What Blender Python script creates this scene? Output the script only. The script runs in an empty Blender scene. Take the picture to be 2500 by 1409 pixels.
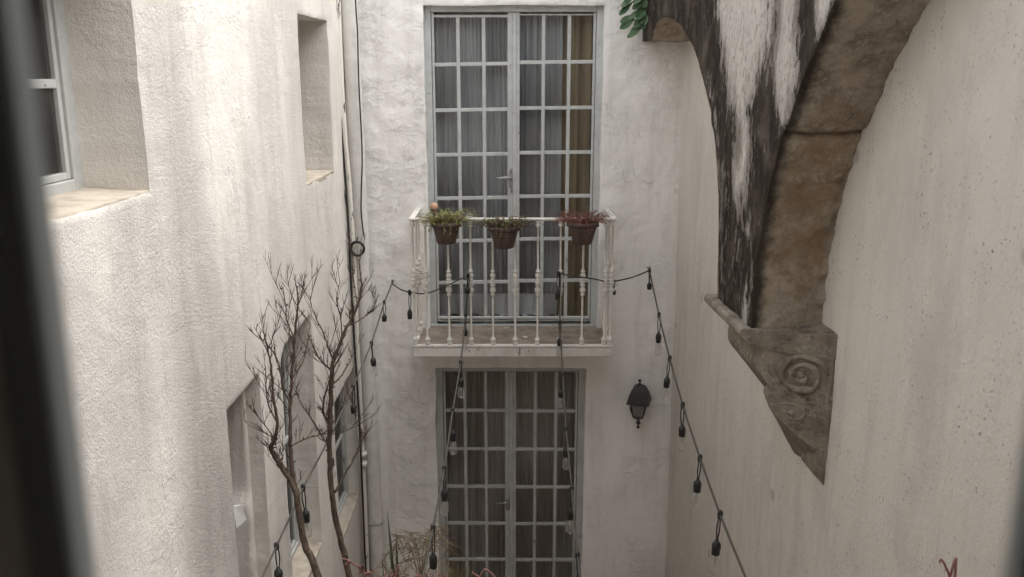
import bpy, math, random
import numpy as np
from mathutils import Vector, Matrix
R = math.radians
scene = bpy.context.scene
col = scene.collection
random.seed(7)

# ---------------------------------------------------------------- camera
F = 2150.0 / 2500.0                      # focal length over picture width
PITCH = math.atan(0.2391)
cam_d = bpy.data.cameras.new('camera')
cam = bpy.data.objects.new('camera', cam_d); col.objects.link(cam)
cam.location = (0, 0, 0); cam.rotation_euler = (math.pi / 2 - PITCH, 0, 0)
cam_d.sensor_width = 36; cam_d.lens = 36 * F
cam_d.clip_start = 0.01; cam_d.clip_end = 400
cam_d.dof.use_dof = True; cam_d.dof.focus_distance = 5.2; cam_d.dof.aperture_fstop = 9.5
scene.camera = cam
scene.render.resolution_x = 1024; scene.render.resolution_y = 577
# ---------------------------------------------------------------- light
SUN_EL, SUN_AZ = R(62), R(84)
world = bpy.data.worlds.new("World"); scene.world = world; world.use_nodes = True
wt = world.node_tree; bg = wt.nodes['Background']
sky = wt.nodes.new('ShaderNodeTexSky'); sky.sky_type = 'NISHITA'; sky.sun_disc = False
sky.sun_elevation = SUN_EL; sky.sun_rotation = SUN_AZ
sky.dust_density = 3.0; sky.ozone_density = 1.0
hs = wt.nodes.new('ShaderNodeHueSaturation'); hs.inputs['Saturation'].default_value = 0.12
wt.links.new(sky.outputs[0], hs.inputs['Color']); wt.links.new(hs.outputs[0], bg.inputs['Color'])
bg.inputs['Strength'].default_value = 0.15
sd = bpy.data.lights.new('sun', 'SUN'); so = bpy.data.objects.new('sun', sd); col.objects.link(so)
sd.energy = 0.5; sd.angle = R(65); sd.color = (1.0, 0.95, 0.88)
sdir = Vector((math.cos(SUN_EL) * math.sin(SUN_AZ), math.cos(SUN_EL) * math.cos(SUN_AZ), math.sin(SUN_EL)))
so.rotation_euler = sdir.to_track_quat('Z', 'Y').to_euler(); so.location = (0, 3, 8)
vs_ = scene.view_settings
vs_.view_transform = 'Standard'; vs_.look = 'None'; vs_.gamma = 1; vs_.exposure = 1.86

# ---------------------------------------------------------------- measuring helpers
CP, SP = math.cos(PITCH), math.sin(PITCH)
def ray(px, py):
    v = (704.5 - py) / 2150.0
    return Vector(((px - 1250) / 2150.0, CP + v * SP, -SP + v * CP))
def at(px, py, Y):                       # point of the plane Y = const
    r = ray(px, py); return r * (Y / r.y)
def atd(px, py, d): return ray(px, py) * d
WL = 1.19                                # half width on the left
def wallx(Y): return 1.495 - 0.04 * Y    # the right wall splays a little
def facex(Y): return 1.188 - 0.04 * Y    # courtyard face of the arcade
def on_face(px, py):
    r = ray(px, py); Y = 1.188 / (r.x / r.y + 0.04); return r * (Y / r.y)
GROUND = -4.45

# ---------------------------------------------------------------- noise (numpy)
def _h(ix, iy, iz, s):
    n = (ix.astype(np.int64) * 374761393 + iy.astype(np.int64) * 668265263 + iz.astype(np.int64) * 2147483647 + s * 974634777) & 0xffffffff
    n = ((n ^ (n >> 13)) * 1274126177) & 0xffffffff
    n = (n ^ (n >> 16)) & 0xffffffff
    return n.astype(np.float64) / 4294967295.0 * 2 - 1
def vnoise(P, sc, s=0):
    Q = P * sc; I = np.floor(Q); f = Q - I; u = f * f * (3 - 2 * f)
    o = 0
    for dx in (0, 1):
        for dy in (0, 1):
            for dz in (0, 1):
                w = (u[:, 0] if dx else 1 - u[:, 0]) * (u[:, 1] if dy else 1 - u[:, 1]) * (u[:, 2] if dz else 1 - u[:, 2])
                o = o + w * _h(I[:, 0] + dx, I[:, 1] + dy, I[:, 2] + dz, s)
    return o
def fbm(P, sc, octs=4, s=0):
    o = 0; a = 1
    for k in range(octs): o = o + a * vnoise(P, sc * 2 ** k, s + k); a *= 0.55
    return o
def seg_dist(P, pts):                    # distance of 2D points to a polyline
    d = np.full(len(P), 1e9)
    for a, b in zip(pts[:-1], pts[1:]):
        a = np.array(a); b = np.array(b); ab = b - a
        t = np.clip(((P - a) @ ab) / max(1e-9, ab @ ab), 0, 1)
        d = np.minimum(d, np.linalg.norm(P - a - t[:, None] * ab, axis=1))
    return d

# ---------------------------------------------------------------- mesh helpers
class MB:
    def __init__(s): s.v = []; s.f = []
    def add(s, vs, fs):
        b = len(s.v); s.v.extend([tuple(x) for x in vs]); s.f.extend([tuple(i + b for i in f) for f in fs]); return s
    def box(s, a, b, shear=0.0, bev=0.0):
        x0, y0, z0 = a; x1, y1, z1 = b
        if bev <= 0:
            vs = [(x, y, z) for x in (x0, x1) for y in (y0, y1) for z in (z0, z1)]
            fs = [(0, 1, 3, 2), (4, 6, 7, 5), (0, 4, 5, 1), (2, 3, 7, 6), (0, 2, 6, 4), (1, 5, 7, 3)]
            s.add([(x, y, z + shear * x) for x, y, z in vs], fs); return s
        e = min(bev, (x1 - x0) / 2.1, (y1 - y0) / 2.1, (z1 - z0) / 2.1)
        vs = []
        for x, sx in ((x0, 1), (x1, -1)):
            for y, sy in ((y0, 1), (y1, -1)):
                for z, sz in ((z0, 1), (z1, -1)):
                    vs += [(x, y + sy * e, z + sz * e), (x + sx * e, y, z + sz * e), (x + sx * e, y + sy * e, z)]
        I = lambda i, j, k, a: ((i * 2 + j) * 2 + k) * 3 + a
        fs = []
        for i in (0, 1): fs.append(tuple(I(i, j, k, 0) for j, k in ((0, 0), (1, 0), (1, 1), (0, 1))))
        for j in (0, 1): fs.append(tuple(I(i, j, k, 1) for i, k in ((0, 0), (1, 0), (1, 1), (0, 1))))
        for k in (0, 1): fs.append(tuple(I(i, j, k, 2) for i, j in ((0, 0), (1, 0), (1, 1), (0, 1))))
        for i in (0, 1):
            for j in (0, 1): fs.append((I(i, j, 0, 0), I(i, j, 1, 0), I(i, j, 1, 1), I(i, j, 0, 1)))
        for i in (0, 1):
            for k in (0, 1): fs.append((I(i, 0, k, 0), I(i, 1, k, 0), I(i, 1, k, 2), I(i, 0, k, 2)))
        for j in (0, 1):
            for k in (0, 1): fs.append((I(0, j, k, 1), I(1, j, k, 1), I(1, j, k, 2), I(0, j, k, 2)))
        for i in (0, 1):
            for j in (0, 1):
                for k in (0, 1): fs.append((I(i, j, k, 0), I(i, j, k, 1), I(i, j, k, 2)))
        s.add([(x, y, z + shear * x) for x, y, z in vs], fs); return s
    def tube(s, pts, rad, n=8, cap=True):
        pts = [Vector(p) for p in pts]
        if not isinstance(rad, (list, tuple)): rad = [rad] * len(pts)
        T = []
        for i in range(len(pts)):
            a = pts[max(0, i - 1)]; b = pts[min(len(pts) - 1, i + 1)]
            t = (b - a); T.append(t.normalized() if t.length > 1e-9 else Vector((0, 0, 1)))
        up = Vector((0, 0, 1)) if abs(T[0].z) < .9 else Vector((1, 0, 0))
        x = T[0].cross(up).normalized(); vs = []
        for i, p in enumerate(pts):
            x = (x - T[i] * x.dot(T[i])).normalized(); y = T[i].cross(x)
            for k in range(n):
                a = 2 * math.pi * k / n; vs.append(p + (x * math.cos(a) + y * math.sin(a)) * rad[i])
        fs = [(i * n + k, i * n + (k + 1) % n, (i + 1) * n + (k + 1) % n, (i + 1) * n + k) for i in range(len(pts) - 1) for k in range(n)]
        if cap: fs += [tuple(range(n))[::-1], tuple((len(pts) - 1) * n + k for k in range(n))]
        s.add(vs, fs); return s
    def lathe(s, prof, n=16, c=(0, 0, 0), sx=1, ang0=0.0):
        vs = [(c[0] + r * math.cos(2 * math.pi * k / n + ang0) * sx, c[1] + r * math.sin(2 * math.pi * k / n + ang0), c[2] + z) for r, z in prof for k in range(n)]
        m = len(prof)
        fs = [(i * n + k, i * n + (k + 1) % n, (i + 1) * n + (k + 1) % n, (i + 1) * n + k) for i in range(m - 1) for k in range(n)]
        fs += [tuple(range(n))[::-1], tuple((m - 1) * n + k for k in range(n))]
        s.add(vs, fs); return s
    def grid(s, rows):
        m = len(rows[0]); vs = [p for r in rows for p in r]
        s.add(vs, [(i * m + j, i * m + j + 1, (i + 1) * m + j + 1, (i + 1) * m + j) for i in range(len(rows) - 1) for j in range(m - 1)]); return s
    def leaf(s, p, d, up, L, w, fold=.25, curl=.3, shape=(0.25, .9, 1.0, .75, 0.05)):
        d = Vector(d).normalized(); side = d.cross(Vector(up))
        side = side.normalized() if side.length > 1e-6 else Vector((1, 0, 0)); nrm = side.cross(d)
        rows = []; p = Vector(p)
        for i, q in enumerate(shape):
            t = i / (len(shape) - 1)
            c = p + d * L * t - nrm * (curl * L * t * t)
            rows.append([c - side * w * q * .5 + nrm * fold * w * q * .5, c, c + side * w * q * .5 + nrm * fold * w * q * .5])
        s.grid(rows); return s
    def build(s, name, mat, parent=None, smooth=False, world=True, loc=None):
        me = bpy.data.meshes.new(name); me.from_pydata([tuple(map(float, v)) for v in s.v], [], s.f); me.update()
        return link(name, me, mat, parent, smooth, world, loc)
def link(name, me, mat, parent=None, smooth=False, world=True, loc=None):
    import bmesh
    bm = bmesh.new(); bm.from_mesh(me); bmesh.ops.recalc_face_normals(bm, faces=bm.faces); bm.to_mesh(me); bm.free()
    if smooth: me.polygons.foreach_set('use_smooth', [True] * len(me.polygons))
    o = bpy.data.objects.new(name, me); col.objects.link(o); me.materials.append(mat)
    if parent is not None:
        o.parent = parent
        if world and parent.type == 'EMPTY': o.location = (-parent.location[0], -parent.location[1], -parent.location[2])
    if loc is not None: o.location = loc
    return o
def npmesh(name, V, Fq):                 # fast mesh from arrays of verts and quads
    me = bpy.data.meshes.new(name); V = np.asarray(V, dtype=np.float32); Fq = np.asarray(Fq, dtype=np.int32)
    me.vertices.add(len(V)); me.vertices.foreach_set('co', V.ravel())
    me.loops.add(Fq.size); me.loops.foreach_set('vertex_index', Fq.ravel())
    me.polygons.add(len(Fq)); me.polygons.foreach_set('loop_start', np.arange(len(Fq), dtype=np.int32) * 4)
    me.update(calc_edges=True); me.validate(); return me
def tag(o, label=None, cat=None, group=None, kind=None):
    if label: o['label'] = label
    if cat: o['category'] = cat
    if group: o['group'] = group
    if kind: o['kind'] = kind
    return o
def thing(name, label, cat, loc=(0, 0, 0), group=None):
    o = bpy.data.objects.new(name, None); col.objects.link(o); o.location = loc; o.empty_display_size = .1
    return tag(o, label, cat, group)

# ---------------------------------------------------------------- materials
class NT:
    def __init__(s, name):
        s.m = bpy.data.materials.new(name); s.m.use_nodes = True; s.t = s.m.node_tree; s.b = s.t.nodes['Principled BSDF']
        s.tc = s.t.nodes.new('ShaderNodeTexCoord').outputs['Object']
    def n(s, k): return s.t.nodes.new(k)
    def l(s, a, b):
        if isinstance(a, (int, float)): b.default_value = a
        elif isinstance(a, (tuple, list)): b.default_value = (*a, 1) if len(a) == 3 and len(b.default_value) == 4 else a
        else: s.t.links.new(a, b)
    def vec(s, sc, v=None):
        m = s.n('ShaderNodeMapping'); m.inputs['Scale'].default_value = sc; s.l(v or s.tc, m.inputs['Vector']); return m.outputs[0]
    def noise(s, scale, detail=5, rough=.55, v=None, dist=0):
        n = s.n('ShaderNodeTexNoise'); n.inputs['Scale'].default_value = scale; n.inputs['Detail'].default_value = detail
        n.inputs['Roughness'].default_value = rough; n.inputs['Distortion'].default_value = dist
        s.l(v or s.tc, n.inputs['Vector']); return n.outputs['Fac']
    def voro(s, scale, feat='F1', v=None, rand=1):
        n = s.n('ShaderNodeTexVoronoi'); n.feature = feat; n.inputs['Scale'].default_value = scale; n.inputs['Randomness'].default_value = rand
        s.l(v or s.tc, n.inputs['Vector']); return n.outputs['Distance']
    def rng(s, f, a, b, c=0, d=1, smooth=False):
        n = s.n('ShaderNodeMapRange'); n.interpolation_type = 'SMOOTHSTEP' if smooth else 'LINEAR'
        for i, x in enumerate((f, a, b, c, d)): s.l(x, n.inputs[i])
        return n.outputs[0]
    def mth(s, op, a, b=0):
        n = s.n('ShaderNodeMath'); n.operation = op; s.l(a, n.inputs[0]); s.l(b, n.inputs[1]); return n.outputs[0]
    def mix(s, a, b, f, mode='MIX'):
        n = s.n('ShaderNodeMix'); n.data_type = 'RGBA'; n.blend_type = mode
        s.l(f, n.inputs[0]); s.l(a, n.inputs[6]); s.l(b, n.inputs[7]); return n.outputs[2]
    def attr(s, name):
        n = s.n('ShaderNodeAttribute'); n.attribute_name = name; return n.outputs['Fac']
    def bump(s, h, strength=1, dist=.01, normal=None):
        n = s.n('ShaderNodeBump'); n.inputs['Strength'].default_value = strength; n.inputs['Distance'].default_value = dist
        s.l(h, n.inputs['Height'])
        if normal: s.l(normal, n.inputs['Normal'])
        return n.outputs[0]
    def fin(s, color, rough=.8, normal=None, spec=.3, metal=0):
        s.l(color, s.b.inputs['Base Color']); s.l(rough, s.b.inputs['Roughness']); s.b.inputs['Metallic'].default_value = metal
        s.b.inputs['Specular IOR Level'].default_value = spec
        if normal: s.l(normal, s.b.inputs['Normal'])
        return s.m
def mul(c, k): return tuple(x * k for x in c)

def plaster(name, base, grain=1.0, flakes=1.0, streak=.5, specks=.5, roughcast=False, grime=(.34, .31, .27), pit_at=.64):
    t = NT(name)
    sv = t.vec((1, 1, .09)); st = t.rng(t.noise(11, 7, .62, sv), .46, .70, 0, streak, True)
    lg = t.rng(t.noise(1.6, 5), .40, .66, 0, .22)
    c = t.mix(base, mul(base, .80), lg)
    c = t.mix(c, (base[0] * .62, base[1] * .60, base[2] * .57), st)
    if pit_at < .62:
        sp = t.rng(t.voro(1.7), .035, .07, .45, 0, True); c = t.mix(c, mul(grime, 1.3), sp)
        c = t.mix(c, mul(base, .78), t.rng(t.noise(2.6, 7, .65, t.vec((1, 1, .55))), .50, .68, 0, .7))
    fine = t.noise(150, 3, .6); mid = t.noise(46, 6, .62); low = t.noise(9, 5, .55)
    patch = t.rng(t.noise(2.0, 3, .5, t.vec((1, 1, .45))), .47, .62, 0, 1, True)
    # pits and dirt caught in the roughness
    pit = t.rng(t.noise(70, 4, .7), pit_at, pit_at + .06, 0, specks, True)
    c = t.mix(c, grime, t.mth('MULTIPLY', pit, t.rng(low, .45, .6, .15, 1)))
    # flakes: lifted paint edges
    fl = t.mth('MULTIPLY', t.rng(t.noise(8, 9, .68, t.vec((1, 1, 1.3)), .3), .46, .60, 0, 1), t.rng(t.noise(2.3, 3, .6), .46, .62, 0, 1, True))
    fl2 = t.mth('MULTIPLY', t.rng(t.noise(26, 8, .78), .50, .66, 0, 1), t.rng(t.noise(2.7, 3, .6, t.vec((1.3, 1.3, .9))), .47, .62, 0, 1, True))
    h = t.mth('ADD', t.mth('MULTIPLY', fine, .16 * grain), t.mth('MULTIPLY', mid, .40 * grain))
    h = t.mth('ADD', h, t.mth('MULTIPLY', low, .45))
    h = t.mth('ADD', h, t.mth('MULTIPLY', t.mth('ADD', t.mth('MULTIPLY', fl, .9), t.mth('MULTIPLY', fl2, .55)), .30 * flakes))
    if roughcast:
        rc = t.mth('ADD', t.mth('MULTIPLY', t.rng(t.noise(75, 8, .8), .40, .64), .75), t.mth('MULTIPLY', t.noise(170, 5, .8), .6))
        pm = t.attr('rough')
        h = t.mth('ADD', h, t.mth('MULTIPLY', rc, t.rng(pm, 0, 1, .10, 1.0)))
        c = t.mix(c, mul(grime, 1.2), t.mth('MULTIPLY', t.rng(t.noise(60, 5, .75), .56, .63, 0, .75, True), t.rng(pm, .35, 1, 0, 1)))
    pass
    return t.fin(c, .9, t.bump(h, .9, .012), .15)

M = {}
M['left'] = plaster('plaster_stucco_side', (.785, .745, .69), .95, .9, .28, .5, True)
M['facade'] = plaster('plaster_stucco_front', (.90, .88, .845), .8, 1.9, .28, .45)
M['right'] = plaster('plaster_smooth_cream', (.69, .65, .59), .8, .5, .25, 1.0, False, (.22, .19, .165), .60)
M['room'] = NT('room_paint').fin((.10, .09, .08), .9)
M['camroom'] = NT('camera_room_paint').fin((.72, .68, .63), .9)
M['camwall'] = plaster('plaster_plain', (.42, .39, .36), .6, .5, .3, .4)

def paint(name, base, chip=None, chipamt=.0, rough=.5, scale=30, streak=.2):
    t = NT(name); n = t.noise(12, 6, .6)
    c = t.mix(base, mul(base, .72), t.rng(n, .4, .72, 0, .7))
    c = t.mix(c, mul(base, .55), t.rng(t.noise(14, 5, .6, t.vec((1, 1, .15))), .5, .75, 0, streak))
    h = t.noise(90, 3)
    if chip:
        k = t.rng(t.noise(scale, 5, .65), .66 - chipamt, .68 - chipamt, 0, 1)
        c = t.mix(c, chip, k); h = t.mth('SUBTRACT', t.mth('MULTIPLY', h, .3), t.mth('MULTIPLY', k, .4))
    return t.fin(c, rough, t.bump(h, .35, .002), .4)
M['doorpaint'] = paint('door_paint_grey', (.55, .565, .555), (.25, .23, .20), .0, .5)
M['doorpaint_low'] = paint('door_paint_dull_grey', (.49, .50, .485), (.2, .19, .17), .0, .55)
M['rail'] = paint('railing_white_paint', (.74, .71, .66), (.20, .12, .08), .0, .45, 40, .35)
M['pvc'] = paint('pipe_white_paint', (.76, .74, .70), (.5, .47, .43), -.05, .5, 9, .4)
M['clamp'] = NT('galvanised_wire').fin((.35, .34, .32), .5, None, .5, .6)
t = NT('conduit_peeling_paint')
k = t.rng(t.noise(20, 4, .7, t.vec((1.5, 1.5, .45))), .60, .62)
c = t.mix((.74, .70, .63), (.09, .085, .08), t.mth('MULTIPLY', k, t.rng(t.noise(1.7, 2), .42, .55)))
M['conduit'] = t.fin(c, .55, t.bump(k, .6, .003))
M['blackcable'] = NT('black_rubber').fin((.018, .017, .016), .5, None, .4)
t = NT('weathered_cord'); M['cord'] = t.fin(t.mix((.05, .046, .04), (.095, .085, .07), t.noise(20, 3)), .75)
M['socket'] = NT('socket_bakelite').fin((.017, .017, .017), .45, None, .45)
M['iron'] = paint('lantern_black_iron', (.030, .028, .026), (.06, .05, .04), -.02, .5, 40)
t = NT('slab_cement')
c = t.mix((.27, .225, .185), (.17, .14, .115), t.rng(t.noise(7, 6), .4, .65)); c = t.mix(c, (.5, .46, .42), t.rng(t.noise(19, 6, .7), .62, .68, 0, .7))
M['slabtop'] = t.fin(c, .85, t.bump(t.noise(50, 5), .5, .004))
t = NT('slab_edge_plaster')
c = t.mix((.68, .655, .615), (.48, .45, .41), t.rng(t.noise(8, 5, .6, t.vec((1, 1, .3))), .42, .7))
c = t.mix(c, (.10, .085, .07), t.mth('MULTIPLY', t.rng(t.noise(26, 6, .7, t.vec((1, 1, .6))), .60, .66), t.rng(t.noise(2.3, 2), .5, .62, 0, .8)))
M['slabedge'] = t.fin(c, .85, t.bump(t.noise(40, 6), .5, .006))
t = NT('sill_cement')
c = t.mix((.46, .405, .335), (.30, .255, .205), t.rng(t.noise(11, 6), .42, .7)); M['sill'] = t.fin(c, .85, t.bump(t.noise(60, 5), .5, .004))

def glass(name, tint=(1, 1, 1), refl=1.0, haze=0.0):
    t = NT(name); t.t.nodes.remove(t.b)
    tr = t.n('ShaderNodeBsdfTransparent'); tr.inputs[0].default_value = (*tint, 1)
    gl = t.n('ShaderNodeBsdfGlossy'); gl.inputs['Roughness'].default_value = .04; gl.inputs[0].default_value = (.9, .93, .95, 1)
    fr = t.n('ShaderNodeFresnel'); fr.inputs[0].default_value = 1.5
    s = t.n('ShaderNodeMixShader'); t.l(t.mth('MULTIPLY', fr.outputs[0], refl), s.inputs[0]); t.l(tr.outputs[0], s.inputs[1]); t.l(gl.outputs[0], s.inputs[2])
    out = s.outputs[0]
    if haze > 0:
        df = t.n('ShaderNodeBsdfDiffuse'); df.inputs[0].default_value = (.6, .58, .55, 1)
        s2 = t.n('ShaderNodeMixShader'); t.l(t.rng(t.noise(3.5, 4), .35, .75, haze * .4, haze * 1.5), s2.inputs[0]); t.l(out, s2.inputs[1]); t.l(df.outputs[0], s2.inputs[2]); out = s2.outputs[0]
    o = [n for n in t.t.nodes if n.type == 'OUTPUT_MATERIAL'][0]; t.l(out, o.inputs[0]); return t.m
M['glass'] = glass('window_glass', (.80, .82, .82), 1.2, .03)
M['glass_low'] = glass('dusty_dark_glass', (.78, .78, .76), 1.0, .05)
def bulbglass():
    t = NT('bulb_clear_glass'); t.t.nodes.remove(t.b)
    tr = t.n('ShaderNodeBsdfTransparent'); tr.inputs[0].default_value = (.95, .95, .94, 1)
    gl = t.n('ShaderNodeBsdfGlossy'); gl.inputs['Roughness'].default_value = .06
    lw = t.n('ShaderNodeLayerWeight'); lw.inputs[0].default_value = .35
    df = t.n('ShaderNodeBsdfDiffuse'); df.inputs[0].default_value = (.55, .54, .52, 1)
    s1 = t.n('ShaderNodeMixShader'); s1.inputs[0].default_value = .5; t.l(gl.outputs[0], s1.inputs[1]); t.l(df.outputs[0], s1.inputs[2])
    s = t.n('ShaderNodeMixShader'); t.l(t.rng(lw.outputs['Facing'], .1, 1, .15, .7), s.inputs[0]); t.l(tr.outputs[0], s.inputs[1]); t.l(s1.outputs[0], s.inputs[2])
    o = [n for n in t.t.nodes if n.type == 'OUTPUT_MATERIAL'][0]; t.l(s.outputs[0], o.inputs[0]); return t.m
M['bulbglass'] = bulbglass()
M['sideglass'] = glass('side_window_glass', (.6, .6, .59), .45, .06)
M['clear'] = glass('clear_glass', (.95, .96, .96), .6)

def cloth(name, c0, c1, trans=.0):
    t = NT(name); c = t.mix(c0, c1, t.rng(t.noise(3, 5, .6, t.vec((3, 1, .3))), .35, .7))
    m = t.fin(c, .95, t.bump(t.noise(160, 2), .2, .002), .05); return m
M['sheer'] = cloth('sheer_curtain', (.52, .52, .52), (.37, .37, .38))
M['drape'] = cloth('tan_drape', (.50, .39, .24), (.36, .27, .16))
M['darkcurtain'] = cloth('dark_curtain', (.58, .56, .53), (.46, .44, .41))
M['whitecloth'] = cloth('hem_cloth', (.85, .85, .86), (.65, .65, .66))

# peeling face of the arcade: real stains, held in a per-vertex value
t = NT('arcade_stained_face')
a = t.attr('stain'); sv = t.vec((1, 1, .36)); n1 = t.noise(30, 9, .78, sv, .2); n2 = t.noise(7, 7, .7, t.vec((1, 1, .35)))
crust = t.mth('ADD', t.mth('ADD', a, t.mth('MULTIPLY', t.mth('SUBTRACT', n1, .5), 1.9)), t.mth('MULTIPLY', t.mth('SUBTRACT', n2, .5), 1.0))
k = t.rng(crust, .45, .58, 0, 1, True)
soft = t.rng(t.mth('ADD', a, t.mth('MULTIPLY', t.mth('SUBTRACT', t.noise(11, 8, .75, t.vec((1, 1, .3))), .5), 1.3)), .05, .60, 0, .85, True)
dark = t.mix((.024, .020, .016), (.085, .066, .048), t.rng(t.noise(15, 9, .78, t.vec((1, 1, .25))), .42, .68))
dark = t.mix(dark, (.15, .125, .10), t.rng(t.noise(5, 5, .6), .52, .68, 0, .7))
dark = t.mix(dark, (.45, .41, .35), t.rng(t.noise(42, 9, .8, t.vec((1, 1, .30))), .64, .69, 0, .75))
white = t.mix((.64, .60, .555), (.25, .22, .19), t.rng(t.noise(48, 9, .8, t.vec((1, 1, .6))), .50, .62, 0, .8))
white = t.mix(white, (.16, .135, .11), soft)
c = t.mix(white, dark, k)
h = t.mth('SUBTRACT', t.mth('ADD', t.mth('MULTIPLY', n1, .9), t.mth('MULTIPLY', t.noise(90, 6, .75), .3)), t.mth('MULTIPLY', k, .3))
M['stained'] = t.fin(c, .9, t.bump(h, 1, .014), .15)
def stone(name, base, dk, sooty):
    t = NT(name)
    n1 = t.noise(9, 9, .72); n2 = t.noise(38, 9, .78); n3 = t.noise(3.2, 4, .6)
    c = t.mix(base, dk, t.rng(n1, .40, .62))
    if sooty:
        s_ = t.attr('soot'); o_ = t.attr('ochre'); w_ = t.attr('lime'); j_ = t.attr('joint')
        c = t.mix(c, (.36, .205, .085), t.mth('MULTIPLY', o_, t.rng(t.noise(8, 8, .75), .36, .60, .05, .62)))
    c = t.mix(c, (.66, .59, .49), t.mth('MULTIPLY', t.rng(n2, .51, .60, 0, .8), t.rng(n3, .42, .62, .05, 1)))
    c = t.mix(c, (.06, .047, .035), t.mth('MULTIPLY', t.rng(t.noise(26, 8, .8), .57, .66, 0, .8), t.rng(t.noise(4.2, 3), .45, .6)))
    h = t.mth('ADD', t.mth('MULTIPLY', n1, 1.2), t.mth('MULTIPLY', n2, .8))
    if sooty:
        c = t.mix(c, (.66, .60, .51), t.mth('MULTIPLY', w_, t.rng(n2, .44, .58, 0, .8)))
        c = t.mix(c, (.040, .033, .025), t.rng(t.mth('ADD', s_, t.mth('MULTIPLY', t.mth('SUBTRACT', n1, .5), .7)), .30, .80, 0, .93, True))
        c = t.mix(c, (.05, .04, .03), t.mth('MULTIPLY', j_, .8))
        h = t.mth('SUBTRACT', h, t.mth('MULTIPLY', j_, .35))
    return t.fin(c, .88, t.bump(h, 1, .024), .2)
M['brownstone'] = stone('arcade_brown_stone', (.56, .485, .385), (.31, .255, .19), True)
M['tanstone'] = stone('arcade_tan_stone', (.52, .44, .345), (.28, .215, .15), False)
t = NT('corbel_stone'); n1 = t.noise(8, 7, .62); n2 = t.noise(30, 7, .7)
c = t.mix((.28, .245, .20), (.165, .14, .11), t.rng(n1, .4, .65)); c = t.mix(c, (.54, .49, .41), t.rng(n2, .54, .70, 0, .6))
c = t.mix(c, (.055, .044, .034), t.rng(t.noise(13, 8, .75), .54, .68, 0, .85))
M['corbel'] = t.fin(c, .85, t.bump(t.mth('ADD', n1, t.mth('MULTIPLY', n2, .7)), 1, .014), .2)

t = NT('bark_grey_brown'); n1 = t.noise(60, 5, .6, t.vec((1, 1, .5)))
c = t.mix((.065, .046, .035), (.15, .112, .085), t.rng(n1, .38, .66)); c = t.mix(c, (.20, .16, .13), t.rng(t.noise(18, 4), .62, .7, 0, .6)); M['bark'] = t.fin(c, .85, t.bump(n1, .6, .003))
t = NT('twig_brown'); M['twig'] = t.fin(t.mix((.042, .027, .022), (.11, .074, .055), t.noise(25, 4)), .8)
def leafmat(name, a, b, rough=.5, sc=14):
    t = NT(name); return t.fin(t.mix(a, b, t.rng(t.noise(sc, 4), .35, .65)), rough, None, .4)
M['succ'] = leafmat('succulent_leaf', (.045, .095, .042), (.12, .19, .095), .5)
M['greenleaf'] = leafmat('pot_green', (.13, .17, .035), (.26, .27, .08), .6, 30)
M['dryleaf'] = leafmat('pot_dry', (.15, .13, .05), (.22, .16, .09), .7, 30)
M['redleaf'] = leafmat('pot_red', (.16, .055, .045), (.24, .11, .085), .7, 30)
M['agave'] = leafmat('sword_leaf', (.06, .10, .05), (.13, .15, .075), .5, 10)
M['palm'] = leafmat('dry_frond', (.18, .14, .085), (.33, .26, .17), .75, 12)
M['grass'] = leafmat('olive_blade', (.12, .12, .05), (.24, .20, .10), .7, 20)
M['pink'] = leafmat('pink_stem', (.30, .13, .12), (.36, .22, .18), .6, 18)
M['russet'] = leafmat('russet_leaf', (.13, .065, .045), (.24, .12, .085), .7, 20)
t = NT('terracotta_dark'); M['pot'] = t.fin(t.mix((.085, .058, .048), (.125, .086, .070), t.rng(t.noise(14, 5), .4, .65)), .7, t.bump(t.noise(70, 3), .3, .002), .3)
M['soil'] = NT('soil').fin((.05, .035, .025), .95)
M['clayball'] = NT('pale_clay').fin((.46, .28, .18), .8)
M['porcelain'] = NT('porcelain_white').fin((.78, .77, .72), .35, None, .5)
t = NT('floor_tiles'); M['floor'] = t.fin(t.mix((.30, .22, .17), (.22, .16, .13), t.noise(4, 5)), .8, t.bump(t.rng(t.voro(3, 'DISTANCE_TO_EDGE', None, 0), 0, .03), .3, .005))
M['alu'] = NT('window_aluminium').fin((.24, .255, .25), .5, None, .4)
M['gasket'] = NT('dark_frame').fin((.62, .58, .52), .7, None, .2)
M['chrome'] = NT('door_handle_metal').fin((.40, .40, .39), .35, None, .5, .7)
M['oldhandle'] = paint('handle_grey_paint', (.30, .30, .29), (.12, .1, .09), 0, .45)
M['flap'] = paint('white_sheet_metal', (.72, .71, .68), None, 0, .35)
M['white_bulb'] = NT('filament_stem').fin((.55, .53, .48), .4)

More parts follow.
